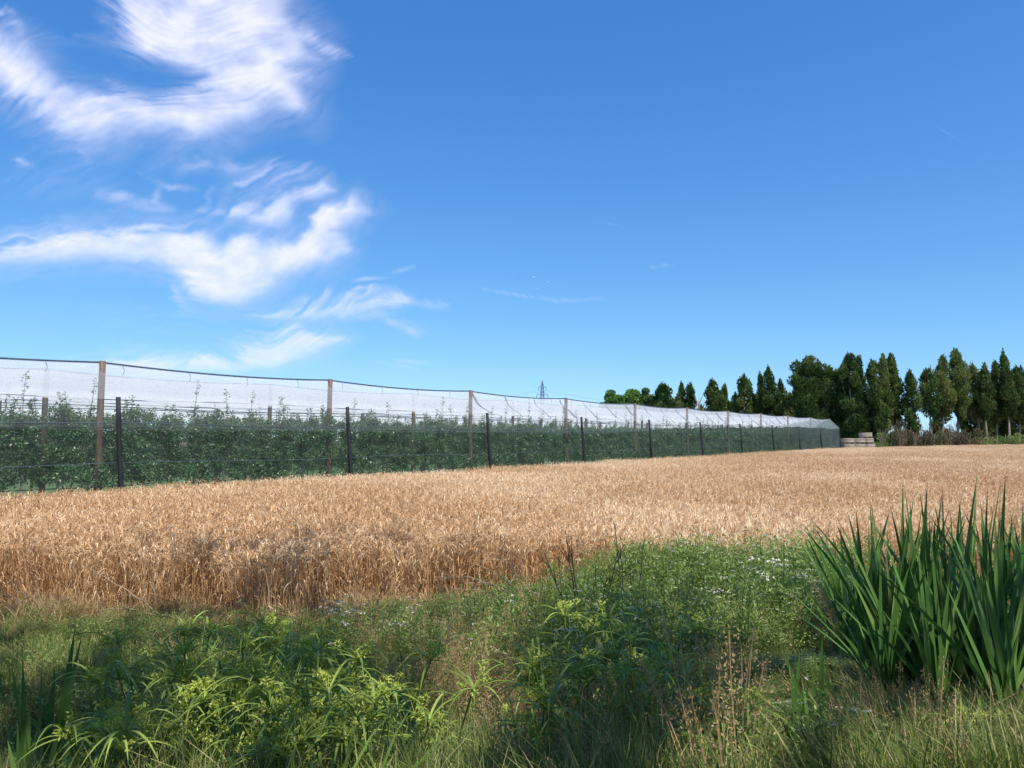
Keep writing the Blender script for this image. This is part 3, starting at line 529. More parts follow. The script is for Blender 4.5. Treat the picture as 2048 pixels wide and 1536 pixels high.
X = R.uniform(-14, 26, 3000); tt_ = R.uniform(-6, 45, 9000); q = tp(tt_, R.uniform(19.7, 24.5, 9000), 0)[:, :2]
scat('orchard_turf', q, gs[:2], 'bright green grass blades under the apple trees', .35, .6, None, .1, .02)
# ------------------------------------------------------------------ umbrella sedges
def sedge(name, base, h, seed, label, nb=9):
    r = np.random.default_rng(seed); e = empty(name, base.tolist(), label, 'sedge', 'umbrella sedges in the ditch'); St = Acc(); Br = Acc(); heads = []
    for i in range(r.integers(5, 8)):
        a = r.uniform(0, 6.28); D = np.array([math.cos(a), math.sin(a), 0]); H_ = h * r.uniform(.65, 1.05); s_ = np.linspace(0, 1, 5)[:, None]; P = D * .05 + H_ * (np.array([0, 0, 1.]) * s_ + D * .28 * r.uniform(.1, 1) * s_ ** 2); St.tube(P, .004, 4, tint=.6, cap=False)
        top = P[-1]
        for k in range(nb):
            b = 6.28 * k / nb + r.uniform(-.3, .3); E = np.array([math.cos(b), math.sin(b), 0]); Lb = r.uniform(.12, .36); up = r.uniform(.2, 1.3); u = np.linspace(0, 1, 7)[:, None]
            Pb = top + Lb * (E * (u * .95) + np.array([0, 0, 1.]) * (up * u - (up * .6 + .35) * u ** 2.2)); sd = norm(np.cross(E, [0, 0, 1.]))
            Br.vblade(Pb[None], (.013 * np.array([.7, 1, 1, .9, .7, .4, .05]))[None], sd[None], np.array([[0, 0, -1.]]), r.uniform(.2, 1), .3)
        Fl = Acc(); heads.append(Fl)
        for k in range(r.integers(4, 9)):
            c = top + np.array([r.normal() * .04, r.normal() * .04, r.uniform(.01, .09)]); Fl.strips(np.stack([top, c])[None], np.full((1, 2), .002), np.array([[1., 0, 0]]), .5); m = 26; Fl.leaves(c + r.normal(size=(m, 3)) * .009, rdir(m, r), .02, .008, r.uniform(0, 1, m), r=r)
    m = 22; a = r.uniform(0, 6.28, m); D = np.stack([np.cos(a), np.sin(a), 0 * a], 1); u = np.linspace(0, 1, 7)[None, :, None]; LL = r.uniform(.4, .8, m)[:, None, None] * h * 1.4
    P = D[:, None] * .03 + LL * 1.1 * (D[:, None] * .75 * u ** 1.3 + np.array([0, 0, 1.]) * (.95 * u - .62 * u ** 2.6)); Br.vblade(P, .010 * np.array([.8, 1, 1, .9, .75, .45, .05])[None], norm(np.cross(D, [0, 0, 1.])), -D, r.uniform(0, .8, m), .25)
    St.build('stem', M_sedge, e)
    for q_ in heads: q_.build('flower_head', M_sedgef, e)
    Br.build('bract', M_sedge, e); return e
def gpt(x, Y): q = at(x, 1200, Y); return np.array([q[0], Y, float(zg(q[0], Y)) - .02])
sed = [(385, 1290, 3.9), (455, 1295, 4.1), (520, 1305, 3.7), (600, 1335, 4.0), (650, 1345, 3.6), (700, 1350, 3.9), (560, 1400, 3.5), (470, 1405, 3.5), (400, 1385, 3.7), (640, 1450, 3.2), (760, 1370, 3.8), (330, 1345, 3.9),
       (1090, 1300, 4.0), (1150, 1280, 4.2), (1200, 1350, 3.8), (1275, 1300, 4.1), (1330, 1375, 3.7), (1060, 1400, 3.5), (290, 1410, 3.6), (1410, 1440, 3.4), (880, 1365, 3.8), (240, 1470, 3.3), (1900, 1470, 3.4), (540, 1470, 3.2), (730, 1460, 3.3)]
sed.sort()
for i, (x, yt, Y) in enumerate(sed):
    b = gpt(x, Y); h = at(x, yt, Y)[2] - b[2]; sedge('umbrella_sedge', b, max(.25, h) / .95, 500 + i, '%s umbrella sedge from the left, with ribbon bracts and yellow-green flower clusters' % nth(i + 1))
# ------------------------------------------------------------------ iris clumps
def iris(base, leaves, label, group, seed, wid=.038):
    r = np.random.default_rng(seed); e = empty('iris_plant', base.tolist(), label, 'iris', group); A = Acc()
    for (tip, bend) in leaves:
        t_ = np.asarray(tip) - base; b0 = np.array([r.normal() * .035, r.normal() * .035, 0]); u = np.linspace(0, 1, 10)[:, None]; hor = t_ * [1, 1, 0]
        if bend <= 1: P = b0 + np.array([0, 0, 1.]) * t_[2] * (u ** (1 - .12 * bend)) + hor * u ** (1 + .9 * bend) - b0 * u
        else: P = b0 + hor * u ** 1.2 + np.array([0, 0, 1.]) * (t_[2] * 1.9 * u - t_[2] * .9 * u ** 2.2) 
        a = r.uniform(-.9, .9); sd = np.array([math.cos(a), math.sin(a), 0]); W = wid * r.uniform(.6, 1.1) * np.array([.75, .9, 1, 1, .98, .92, .82, .62, .35, .02]); n_ = np.array([-math.sin(a), math.cos(a), 0.])
        A.vblade(P[None], W[None], sd[None], n_[None], r.uniform(.1, .95), .10)
    A.build('leaf_fan', M_iris, e, smooth=False); return e
big = [ # base x, depth, tips (px,py)
 (1700, 5.6, [(1590, 1062), (1612, 1070), (1640, 1150), (1670, 1110)]), (1730, 5.3, [(1628, 1060), (1672, 1045), (1668, 1120), (1700, 1090)]), (1750, 5.0, [(1694, 1020), (1712, 1018), (1740, 1000), (1660, 1050)]),
 (1780, 4.9, [(1741, 998), (1775, 1050), (1790, 1090), (1720, 1100)]), (1800, 4.5, [(1806, 958), (1812, 1045), (1770, 1090), (1839, 1060)]), (1830, 4.4, [(1808, 965), (1855, 972), (1820, 1000), (1780, 1010)]),
 (1850, 4.9, [(1852, 968), (1885, 978), (1870, 1040), (1835, 1030)]), (1880, 4.5, [(1884, 974), (1840, 985), (1905, 1055), (1930, 1030)]), (1905, 4.2, [(1955, 946), (1900, 1080), (1868, 1120), (1917, 1020)]),
 (1930, 4.6, [(1953, 948), (1988, 1010), (1940, 1040), (1895, 1060)]), (1950, 4.1, [(2002, 958), (1975, 975), (1925, 1100), (2020, 1060)]), (1975, 4.4, [(2003, 955), (1962, 1040), (2010, 1100), (1945, 1130)]),
 (2000, 4.0, [(2011, 950), (1990, 1020), (2040, 1110), (1970, 1060)]), (2025, 4.3, [(2036, 985), (2046, 1000), (2070, 960), (2010, 1060)]), (2060, 4.2, [(2050, 1000), (2080, 980), (2100, 1040), (2030, 1080)]),
 (2090, 4.5, [(2100, 960), (2060, 1030), (2130, 1000)]), (1820, 5.4, [(1790, 1040), (1860, 1030), (1845, 1010), (1810, 1070)]), (1900, 5.3, [(1870, 1010), (1920, 1000), (1950, 1060), (1885, 1080)]), (1980, 5.2, [(1960, 1000), (2010, 1020), (2030, 1000), (1950, 1040)]),
 (1770, 4.2, [(1700, 1150), (1760, 1080), (1690, 1120), (1800, 1110)]), (2040, 5.2, [(2020, 1010), (2060, 990), (2048, 1050)]), (1870, 3.9, [(1930, 1120), (1850, 1100), (1830, 1150), (1900, 1150)]), (2010, 3.7, [(1960, 1150), (2070, 1090), (2000, 1130), (2048, 1160)])]
rl = np.random.default_rng(77)
for i, (x, Y, tips) in enumerate(big):
    b = gpt(x, Y); lv = [(at(tx, ty, Y + rl.uniform(-.25, .25)), rl.uniform(.1, .9)) for tx, ty in tips]
    for k in range(15): lv.append((b + np.array([rl.normal() * .22, rl.normal() * .2, rl.uniform(.5, 1.12)]), rl.uniform(.1, 1)))
    if i % 2 == 0: lv.append((b + np.array([rl.uniform(-.5, .5), rl.uniform(-.3, 0), rl.uniform(.3, .6)]), 2))
    iris(b, lv, '%s iris from the left in the tall dense clump at the right edge' % nth(1 + sorted(q_[0] for q_ in big).index(x)), 'irises in the tall clump at the right edge', 700 + i, .034)
for i, (x, Y, tips) in enumerate([(90, 3.9, [(20, 1315), (45, 1310), (85, 1320), (60, 1400)]), (125, 4.0, [(165, 1265), (150, 1255), (110, 1330), (130, 1380)]), (165, 3.8, [(208, 1340), (190, 1400), (150, 1420)]), (60, 3.5, [(35, 1440), (15, 1480), (75, 1450)]), (110, 3.4, [(150, 1460), (120, 1440)])]):
    b = gpt(x, Y); iris(b, [(at(tx, ty, Y), .4) for tx, ty in tips], '%s iris from the left in the small dark clump at the lower left' % ['second', 'fourth', 'fifth', 'first', 'third'][i], 'irises at the lower left', 760 + i, .05)
for i, (x, Y, tips) in enumerate([(1600, 3.8, [(1562, 1290), (1575, 1310), (1600, 1300), (1612, 1340)]), (1620, 3.7, [(1645, 1270), (1662, 1345), (1590, 1360), (1625, 1320)]), (1605, 3.4, [(1570, 1400), (1640, 1400), (1580, 1330), (1605, 1360), (1655, 1380), (1560, 1420)])]):
    b = gpt(x, Y); iris(b, [(at(tx, ty, Y), .4) for tx, ty in tips], 'young iris with upright narrow leaves before the big clump, %s of three' % ['left rear', 'right one', 'nearest'][i], 'young irises in front of the big clump', 780 + i, .046)
# ------------------------------------------------------------------ dead stalks at the wheat edge
def stalks(base, spec, label, seed, tint=.3, twigs=5):
    r = np.random.default_rng(seed); e = empty('dry_stalk', base.tolist(), label, 'dry stalks'); A = Acc()
    for tip, sag in spec:
        t_ = tip - base; u = np.linspace(0, 1, 9)[:, None]; P = t_ * u + np.array([0, 0, 1.]) * sag * u * (1 - u) * 4 + r.normal(size=(9, 3)) * .008 * (u > 0); A.tube(P, np.linspace(.009, .0035, 9), 4, tint=tint, cap=False)
        for k in range(twigs):
            i = r.integers(3, 8); dq = norm(norm(t_) + r.normal(size=3) * .6); Ln = r.uniform(.08, .3); A.tube(np.stack([P[i], P[i] + dq * Ln * .5 + [0, 0, .01], P[i] + dq * Ln]), [.005, .004, .002], 4, tint=tint, cap=False)
    A.build('stem', M_twig, e); return e
b = gpt(1175, 7.6); stalks(b, [(at(x, y, 7.6), s_) for x, y, s_ in [(1140, 1085, .03), (1130, 1060, .05), (1190, 1130, .05), (1090, 1110, .05), (1215, 1150, .02), (1240, 1100, .04)]], 'dark thin dead stems leaning left at the wheat edge', 1, .15)
b = gpt(1255, 8.0); stalks(b, [(at(x, y, 8.0), s_) for x, y, s_ in [(1230, 1050, .02), (1240, 1090, .02), (1262, 1120, .02), (1290, 1080, .02)]], 'upright dark dead stem among the white-flowered weeds', 2, .1)
b = gpt(1100, 8.8); stalks(b, [(at(x, y, 8.6), s_) for x, y, s_ in [(900, 1180, .14), (920, 1165, .16), (940, 1125, .12), (880, 1160, .2), (985, 1110, .1), (1000, 1090, .08)]], 'pale bent dry stalks arching left over the wheat edge', 3, .85, 3)
b = gpt(345, 9.0); stalks(b, [(at(x, y, 9.0), s_) for x, y, s_ in [(195, 1145, .02), (160, 1230, .12), (300, 1170, .02)]], 'single pale dry stalk slanting across the left wheat edge', 4, .95, 2)
b = gpt(90, 8.8); stalks(b, [(at(x, y, 8.9), s_) for x, y, s_ in [(70, 1150, .05), (15, 1190, .05), (130, 1210, .16), (40, 1210, .2)]], 'curly dry stalks at the far left of the wheat edge', 5, .7, 4)
b = gpt(730, 8.6); stalks(b, [(at(x, y, 8.6), s_) for x, y, s_ in [(700, 1130, .03), (690, 1160, .02), (780, 1150, .04), (640, 1200, .1)]], 'thin dry stems standing before the shaded middle of the wheat', 6, .7, 3)
# ------------------------------------------------------------------ crates at the field's far corner
def crate(loc, rz, label):
    e = empty('wooden_crate', loc, label, 'crate', 'wooden fruit crates stacked at the end of the net', rz); Wd, H_ = 1.18, .64
    for i in range(4):
        A = Acc(); a = i * math.pi / 2; cx_, cy_ = math.cos(a) * (Wd / 2 - .012), math.sin(a) * (Wd / 2 - .012)
        for k in range(3): A.box((cx_, cy_, .12 + .175 * (k + .5)), (.011, Wd / 2 - (.0 if i % 2 else .025), .072), rz=a)
        A.build('side_panel', M_crate, e)
    A = Acc(); A.box((0, 0, .105), (Wd / 2 - .03, Wd / 2 - .03, .012)); A.build('floor_board', M_crate, e)
    for sx in (-1, 1):
        for sy in (-1, 1): A = Acc(); A.box((sx * (Wd / 2 - .06), sy * (Wd / 2 - .06), .37), (.032, .032, .255)); A.build('corner_post', M_crate, e)
    for sx in (-1, 0, 1): A = Acc(); A.box((sx * .52, 0, .046), (.045, Wd / 2 - .03, .045)); A.build('runner', M_crate, e)
    return e
for s_, (xc, nst) in enumerate([(1695, 2), (1716, 2), (1736.5, 3)]):
    q = at(xc, 880, 90 + s_ * .15)
    for k in range(nst):
        nm = ['left stack', 'middle stack', 'tall right stack'][s_]; ps_ = (['bottom', 'top'] if nst == 2 else ['bottom', 'middle', 'top'])[k]
        dx = -.16 * k if s_ == 2 else 0
        c = crate((q[0] + dx, q[1], .80 + .665 * k), -.04 - .03 * k * (s_ == 2), 'weathered wooden fruit crate, %s of the %s beside the net' % (ps_, nm))
        if s_ == 2: c.rotation_euler.x = 0; c.rotation_euler.y = -.035
# ------------------------------------------------------------------ windbreak trees
def crown_tufts(C, cen, rad, n, r, L_=.34, Wd=.17, up=1.0, tl=0, th=1):
    dv = rdir(n, r); pos = cen + dv * rad * (r.uniform(.55, 1.08, n) ** .4)[:, None]; D = norm(dv * [1, 1, .4] * .8 + [0, 0, up] + r.normal(size=(n, 3)) * .35)
    C.leaves(pos, D, r.uniform(.6, 1.2, n) * L_, r.uniform(.6, 1.2, n) * Wd, np.clip(r.normal((tl + th) / 2, .2, n), 0, 1), r=r, face=dv)
def cypress(x, wpx, top, Y, label, seed, bare=.12, lean=0., dens=1.0, blunt=.5, group='cypresses of the windbreak'):
    r = np.random.default_rng(seed); q = at(x, 880, Y); zt = at(x, top, Y)[2]; X0 = q[0]; zb = float(zg(X0, Y)); H_ = zt - zb; Wd = wpx / F * Y * 1.25
    lx = lean / F * Y; e = empty('cypress_tree', (X0 - lx, Y, zb - .1), label, 'cypress', group); T = Acc(); C = Acc(); u = np.linspace(0, 1, 9)
    ax = lambda s_: np.array([lx * s_ ** 1.3 + .12 * math.sin(s_ * 6 + seed), .1 * math.cos(s_ * 5 + seed), s_ * H_])
    T.tube(np.array([ax(s_) for s_ in u * .93]), np.linspace(.05 + .011 * H_, .03, 9), 8, tint=.5)
    nl = int(20 + 3.6 * Wd * H_ / 6 * dens)
    tone_ = r.uniform(-.28, .22); lob = [(np.array([r.uniform(-.05, .05) * Wd, 0, H_ * .93]) + ax(1) * [1, 1, 0], .09 + .35 * blunt * Wd / 2, .075 * H_)]
    for i in range(nl):
        s_ = bare + (1 - bare) * (i + r.uniform(0, 1)) / nl * .93; pr = (min(1, ((s_ - bare) / .22 + .45)) * (1 - (1 - blunt) * sm(s_, .55, 1.0) - .25 * sm(s_, .85, 1.0)))
        a = r.uniform(0, 6.28); ra = Wd / 2 * pr * r.uniform(.25, .9); rl_ = Wd * r.uniform(.12, .23) * (.6 + .5 * pr); c = ax(s_) + np.array([math.cos(a) * ra, math.sin(a) * ra, 0]); lob.append((c, max(.28, rl_), max(.5, r.uniform(.05, .085) * H_)))
        if s_ < bare + .5: T.tube(np.stack([ax(max(.03, s_ - .1)), (ax(s_ - .04) + c) / 2, c]), [.05, .035, .02], 4, cap=False)
    for c, rr_, hh_ in lob:
        n = int(min(420, 75 * rr_ * hh_ * 4 / .62 + 60) * dens); tl = r.uniform(-.3, .3) + tone_; crown_tufts(C, c, np.array([rr_, rr_, hh_]), n, r, tl=.0 + tl, th=1 + tl)
        tip = c + [0, 0, hh_ * .85]; m = max(10, n // 12); dd = r.normal(size=(m, 3)) * [.13 * rr_ + .04, .13 * rr_ + .04, .2]; C.leaves(tip + dd, norm(np.array([.0, 0, 1.]) + r.normal(size=(m, 3)) * .2), .42, .15, r.uniform(.2, .9, m), r=r)
    T.build('trunk', M_bark, e); C.build('crown', M_cyp, e); return e
# x, width px, top y, Y, bare, lean px, density, blunt, label
WT = [
 (1325, 40, 769, 128, .1, 0, 1, .6, 'bushy round-topped cypress right beside the pale green broadleaf trees'), (1362, 24, 768, 126, .1, 0, 1, .35, 'pointed cypress with two tips, left of the bare dead trees'), (1381, 26, 767, 125, .1, 0, 1, .35, 'pointed cypress immediately left of the bare dead trees'),
 (1425, 26, 760, 122, .1, 0, 1, .5, 'blunt-topped cypress immediately right of the bare dead trees'), (1438, 18, 776, 124, .1, 0, .9, .4, 'small cypress between a blunt cypress and a pointed one'), (1452, 24, 769, 122, .1, 4, 1, .15, 'cypress with a sharp tip leaning left, fourth right of the dead trees'),
 (1472, 16, 786, 121, .1, 0, .9, .3, 'shortest narrow cypress over the middle of the net'), (1491, 24, 751, 119, .1, 0, 1, .8, 'column-like cypress with a rounded top, standing apart above its neighbours'), (1507, 28, 788, 120, .1, 0, .9, .7, 'low bushy cypress right of the rounded column cypress'),
 (1524, 20, 748, 118, .1, 0, 1, .12, 'thin-tipped cypress, left half of the twin-spired pair'), (1541, 30, 736, 117, .1, 5, 1, .12, 'cypress with the highest sharp spire among those above the net'), (1565, 24, 760, 116, .1, 0, .85, .25, 'slender thin-crowned cypress right of the twin spires'), (1583, 22, 788, 115, .1, 0, .9, .5, 'low dark cypress tucked against the massive round cypress'),
 (1621, 56, 716, 108, .05, 0, 1.15, .85, 'massive broad cypress with a rounded top above the end of the net'), (1657, 30, 733, 107, .08, 0, 1, .5, 'cypress shouldering the right side of the massive broad one'), (1676, 20, 742, 106, .08, 0, 1, .5, 'narrow cypress filling the gap behind the net corner'),
 (1702, 40, 711, 104, .08, 0, 1.1, .6, 'tall full cypress directly above the stacked crates, left of two'), (1723, 26, 714, 104, .08, 0, 1, .45, 'tall full cypress directly above the stacked crates, right of two'), (1750, 26, 722, 103, .1, 0, 1, .6, 'dark green cypress with a rounded tip beside the golden-green pair'),
 (1770, 26, 713, 103, .22, 0, 1.05, .3, 'golden-green cypress with a flat-sided tip, left of the pair'), (1786, 34, 712, 104, .26, -6, 1.05, .25, 'golden-green cypress of the pair, right one with a finger-like tip'), (1825, 28, 744, 102, .16, 0, .95, .3, 'dark small cypress with a ragged tip standing in the gap'),
 (1862, 36, 741, 103, .45, 0, .7, .5, 'sparse cypress with a long bare trunk and airy crown'), (1893, 32, 716, 104, .38, 8, .95, .25, 'leaning cypress just left of the tallest one'), (1921, 36, 704, 105, .34, 6, 1, .45, 'tallest cypress of the right-hand row, its trunk bare below'), (1950, 30, 731, 108, .35, -10, .7, .4, 'thin see-through cypress leaning left beside the tallest one'),
 (1974, 30, 732, 106, .4, 0, .85, .3, 'cypress with pale bare trunk, fourth from the right edge'), (1996, 24, 724, 108, .3, 0, .9, .2, 'cypress with several small pointed tips near the right edge'), (2014, 32, 711, 106, .38, -8, .95, .15, 'high-pointed cypress leaning left near the right edge'), (2040, 36, 736, 108, .35, 0, .95, .5, 'dense cypress cut by the right edge of the photo'), (2075, 40, 725, 110, .3, 0, 1, .5, 'cypress just past the right edge of the photo')]
for i, (x, wp, top, Y, ba, le, de, bl, lab) in enumerate(WT): cypress(x, wp, top, Y, lab, 900 + i, ba, le, de, bl)
LOWC = [(1345, 40, 798, 134), (1405, 26, 812, 132), (1440, 44, 800, 131), (1472, 44, 804, 130), (1510, 40, 798, 129), (1535, 46, 790, 128), (1570, 44, 792, 126), (1600, 50, 780, 122), (1640, 50, 770, 118), (1690, 50, 780, 112), (1735, 40, 785, 111), (1762, 40, 790, 111), (1884, 30, 800, 114), (1942, 34, 800, 115), (1965, 40, 794, 115), (1990, 50, 792, 116), (2030, 60, 788, 116)]
# a second, lower file of dark cypresses fills the foot of the left half
for i, (x, wp, top, Y) in enumerate(LOWC):
    cypress(x, wp, top, Y, '%s low dark cypress from the left, filling in behind the front trees' % nth(i + 1), 960 + i, .03, 0, 1, .6, 'low cypresses behind the front line')
def broad(x, wpx, top, Y, label, seed):
    r = np.random.default_rng(seed); q = at(x, 880, Y); zt = at(x, top, Y)[2]; zb = float(zg(q[0], Y)); H_ = zt - zb; Wd = wpx / F * Y
    e = empty('broadleaf_tree', (q[0], Y, zb - .1), label, 'tree', 'broadleaf trees at the left end of the windbreak'); T = Acc(); C = Acc(); T.tube(np.array([[0, 0, 0], [.1, 0, H_ * .25], [0, .1, H_ * .5], [.1, 0, H_ * .75]]), [.3, .24, .15, .06], 8)
    for i in range(44):
        dv = rdir(1, r)[0]; c = np.array([0, 0, H_ * .62]) + dv * [Wd / 2 * .8, Wd / 2 * .7, H_ * .30] * r.uniform(.4, 1); T.tube(np.stack([[0, 0, H_ * .35], c * [.5, .5, .8], c]), [.08, .05, .02], 4, cap=False)
        crown_tufts(C, c, np.array([1, 1, .8]) * r.uniform(.7, 1.2) * Wd * .19, 420, r, .34, .26, .2, *( (.1, 1.2) if r.random() < .5 else (-.2, .8)))
    T.build('trunk', M_bark, e); C.build('crown', M_broad, e)
for i, a in enumerate([(1228, 44, 771, 140, 'light green broadleaf tree, leftmost rounded crown of the windbreak'), (1262, 52, 768, 142, 'light green broadleaf tree, middle of the rounded crowns'), (1296, 44, 770, 140, 'light green broadleaf tree beside the first cypress'), (1205, 18, 796, 139, 'small green sapling at the left end of the windbreak')]): broad(*a[:4], a[4], 40 + i)
def dead_tree(x, top, Y, label, seed):
    r = np.random.default_rng(seed); q = at(x, 880, Y); zb = float(zg(q[0], Y)); H_ = at(x, top, Y)[2] - zb; e = empty('dead_tree', (q[0], Y, zb - .1), label, 'dead tree', 'bare dead trees'); T = Acc(); T.tube(np.array([[0, 0, 0], [.1, 0, H_ * .4], [0, .1, H_ * .75], [.15, 0, H_]]), [.14, .1, .06, .02], 6, tint=.8)
    for i in range(12):
        h = H_ * r.uniform(.35, .8); a = r.uniform(0, 6.28); Ln = r.uniform(.8, 2.2); dq = np.array([math.cos(a) * .45, math.sin(a) * .45, 1]); T.tube(np.stack([[.05, 0, h], [.05, 0, h] + dq * Ln * .5 + r.normal(size=3) * .08, [.05, 0, h] + dq * Ln]), [.05, .035, .015], 4, tint=.8, cap=False)
    T.build('trunk', M_twig, e)
for i, a in enumerate([(1398, 786, 121, 'grey leafless tree between two cypresses, left of two'), (1408, 792, 121, 'grey leafless tree between two cypresses, right of two')]): dead_tree(*a, 60 + i)
def shrub(x, wpx, top, Y, label, mat, seed, n=1500, twig=True, name='bramble_bush', lf=(.20, .13)):
    r = np.random.default_rng(seed); q = at(x, 885, Y); zb = float(zg(q[0], Y)); H_ = max(.5, at(x, top, Y)[2] - zb); Wd = wpx / F * Y; e = empty(name, (q[0], Y, zb - .05), label, 'bush', 'bushes at the foot of the windbreak'); C = Acc(); T = Acc()
    for i in range(12):
        c = np.array([r.uniform(-.5, .5) * Wd, r.uniform(-.5, .5), H_ * r.uniform(.1, .78)]); crown_tufts(C, c, np.array([Wd * .2, .4, H_ * .24]), n // 12, r, *lf, .5, r.uniform(-.3, .2), r.uniform(.7, 1.2))
    for i in range(26):
        x0 = r.uniform(-.5, .5) * Wd; P = np.stack([[x0, -.2, 0], [x0 + r.normal() * .2, -.35 + r.normal() * .2, H_ * .5], [x0 + r.normal() * .5, r.normal() * .3 - .3, H_ * r.uniform(.7, 1.15)]]); T.tube(P, [.03, .025, .012], 4, tint=r.uniform(.2, 1), cap=False)
    C.build('foliage', mat, e); T.build('stem', M_twig, e)
sh = [(1800, 30, 842, 101.5, 'tall brown dead brush behind the bramble bushes', M_bramble), (1850, 30, 846, 102, 'tall grey-brown dead brush around the bare pale trunks', M_bramble), (1905, 40, 846, 103, 'tall brown brush climbing the trunks under the tallest cypress', M_bramble), (1960, 30, 856, 104, 'tall sparse brown brush left of the wide green bush', M_bramble), (1768, 24, 862, 99, 'green leafy bush right of the stacked crates', M_broad), (1790, 30, 856, 99, 'brown-green bramble bush, second right of the crates', M_bramble), (1812, 28, 858, 99.5, 'brown dead-looking brush under the ragged-tip cypress', M_bramble), (1836, 30, 862, 100, 'grey-brown brush left of the bare pale trunks', M_bramble), (1858, 24, 868, 100, 'thin olive brush around the foot of the bare pale trunk', M_bramble),
      (1888, 26, 860, 100.5, 'dark green rounded bush between two bare trunks', M_cyp), (1915, 26, 862, 101.5, 'brown vine-covered brush beneath the tallest cypress', M_bramble), (1938, 26, 872, 102, 'low grey brush right of the tallest cypress', M_bramble), (1972, 46, 873, 103, 'wide low blue-green bush near the right edge', M_weed), (2012, 40, 870, 104.5, 'wide low green bush close to the right edge', M_broad), (2045, 40, 866, 106, 'green bush cut by the right edge', M_weed), (2085, 40, 868, 108, 'green bush just past the right edge', M_broad), (1755, 16, 885, 95, 'small green weed clump at the foot of the crates', M_weed)]
for i, (x, wp, top, Y, lab, mt) in enumerate(sh): shrub(x, wp, top, Y, lab, mt, 1000 + i)
# ------------------------------------------------------------------ pylon and wires
YP = 450; q = at(1085, 880, YP); zt = at(1085, 761, YP)[2]; e = empty('power_pylon', (q[0], YP, 0), 'grey lattice power pylon rising behind the net', 'pylon', rz=.35); A = Acc()
def wdt(z): return np.interp(z, [0, 22, 32, zt], [3.2, 1.0, .7, .05])
lv = [0, 4, 8, 12, 15.5, 18.5, 21, 23.5, 26, 28.3, 30.6, 32.8, 34.8, zt]; cs = [(-1, -1), (1, -1), (1, 1), (-1, 1)]
for i in range(len(lv) - 1):
    z0, z1 = lv[i], lv[i + 1]; w0, w1 = wdt(z0), wdt(z1)
    for k in range(4):
        a, b = cs[k], cs[(k + 1) % 4]; A.tube(np.array([[a[0] * w0, a[1] * w0, z0], [a[0] * w1, a[1] * w1, z1]]), .11, 4, cap=False)
        A.tube(np.array([[a[0] * w0, a[1] * w0, z0], [b[0] * w1, b[1] * w1, z1]]), .07, 4, cap=False); A.tube(np.array([[b[0] * w0, b[1] * w0, z0], [a[0] * w1, a[1] * w1, z1]]), .07, 4, cap=False)
A.build('tower', M_steel, e)
arms = [(at(1085, 774, YP)[2], 2.4), (at(1085, 788.5, YP)[2], 3.6), (at(1085, 801, YP)[2], 3.2)]; ends = []
for z, hw in arms:
    A = Acc()
    for s_ in (-1, 1):
        A.tube(np.array([[0, -.6, z], [s_ * hw, 0, z]]), .10, 4); A.tube(np.array([[0, .6, z], [s_ * hw, 0, z]]), .10, 4); A.tube(np.array([[0, 0, z + 1.5], [s_ * hw, 0, z + .1]]), .06, 4); ends.append((s_ * hw, z))
    A.build('crossarm', M_steel, e)
    for s_ in (-1, 1):
        A = Acc(); A.tube(np.array([[s_ * hw, 0, z], [s_ * hw, 0, z - 1], [s_ * hw, 0, z - 2.1]]), [.12, .16, .12], 6); A.build('insulator', M_steel, e)
for i, (hx, z) in enumerate(ends[:4]):
    for s_ in (-1, 1):
        A = Acc(); u = np.linspace(0, 1, 24)[:, None]; p0 = np.array([q[0] + hx * math.cos(.35), YP + hx * math.sin(.35), z - 2.1]); p1 = p0 + np.array([s_ * 240, s_ * -40 + 60, 0.]); P = p0 + (p1 - p0) * u - np.array([0, 0, 1.]) * 22 * 4 * u * (1 - u) * .5
        A.tube(P, .028, 4, cap=False); tag(A.build('power_line', M_steel), 'thin power cable sagging away from the pylon to the %s, at its %s arm' % ('right' if s_ > 0 else 'left', ['upper left', 'upper right', 'lower left', 'lower right'][i]), 'cable', 'cables of the pylon')
# ------------------------------------------------------------------ birds
Mf, Mdk = bird_mats()
def bird(x, y, Y, size, rz, roll, label, dark=False):
    c = at(x, y, Y); m = Mdk if dark else Mf; e = empty('bird', c.tolist(), label, 'bird', 'birds flying over the net', rz); e.rotation_euler.x = roll; e.scale = (size * .45,) * 3
    A = Acc(); A.tube(np.array([[0, -.26, 0], [0, -.2, .01], [0, -.1, .02], [0, .05, .02], [0, .17, 0.0], [0, .3, 0]]), [.012, .035, .055, .06, .04, .02], 8); A.tube(np.array([[0, -.36, 0], [0, -.26, 0]]), [.003, .012], 4); A.build('body', m, e, smooth=True)
    for s_ in (-1, 1):
        A = Acc(); A.add([[s_ * .04, -.08, .03], [s_ * .04, .10, .03], [s_ * .28, .06, .13], [s_ * .28, -.14, .13], [s_ * .55, .10, .06], [s_ * .58, .04, .05]], [[0, 1, 2, 3], [3, 2, 4, 5]], .5)
        me = A.mesh('wing', m); o = link('wing', me, e); md = o.modifiers.new('thick', 'SOLIDIFY'); md.thickness = .015
for a in [(1020.5, 566, 120, .75, .9, .5, 'small white bird, leftmost of the flock'), (1035, 556.5, 140, .7, 1.4, .2, 'small dark bird between the leftmost and the largest bird', True), (1067.5, 554, 110, 1.0, .4, .9, 'largest white bird, near the middle of the flock'), (1076, 576.5, 125, .75, .2, .8, 'lowest white bird of the flock'),
          (1090.5, 563.5, 115, .75, 1.2, .6, 'dark bird touching a white one on its left', True), (1095, 564, 110, .95, .7, .9, 'white bird flying against a dark one'), (1104.5, 551.5, 120, .8, 1.0, .6, 'white bird highest and rightmost of the flock')]: bird(*a)
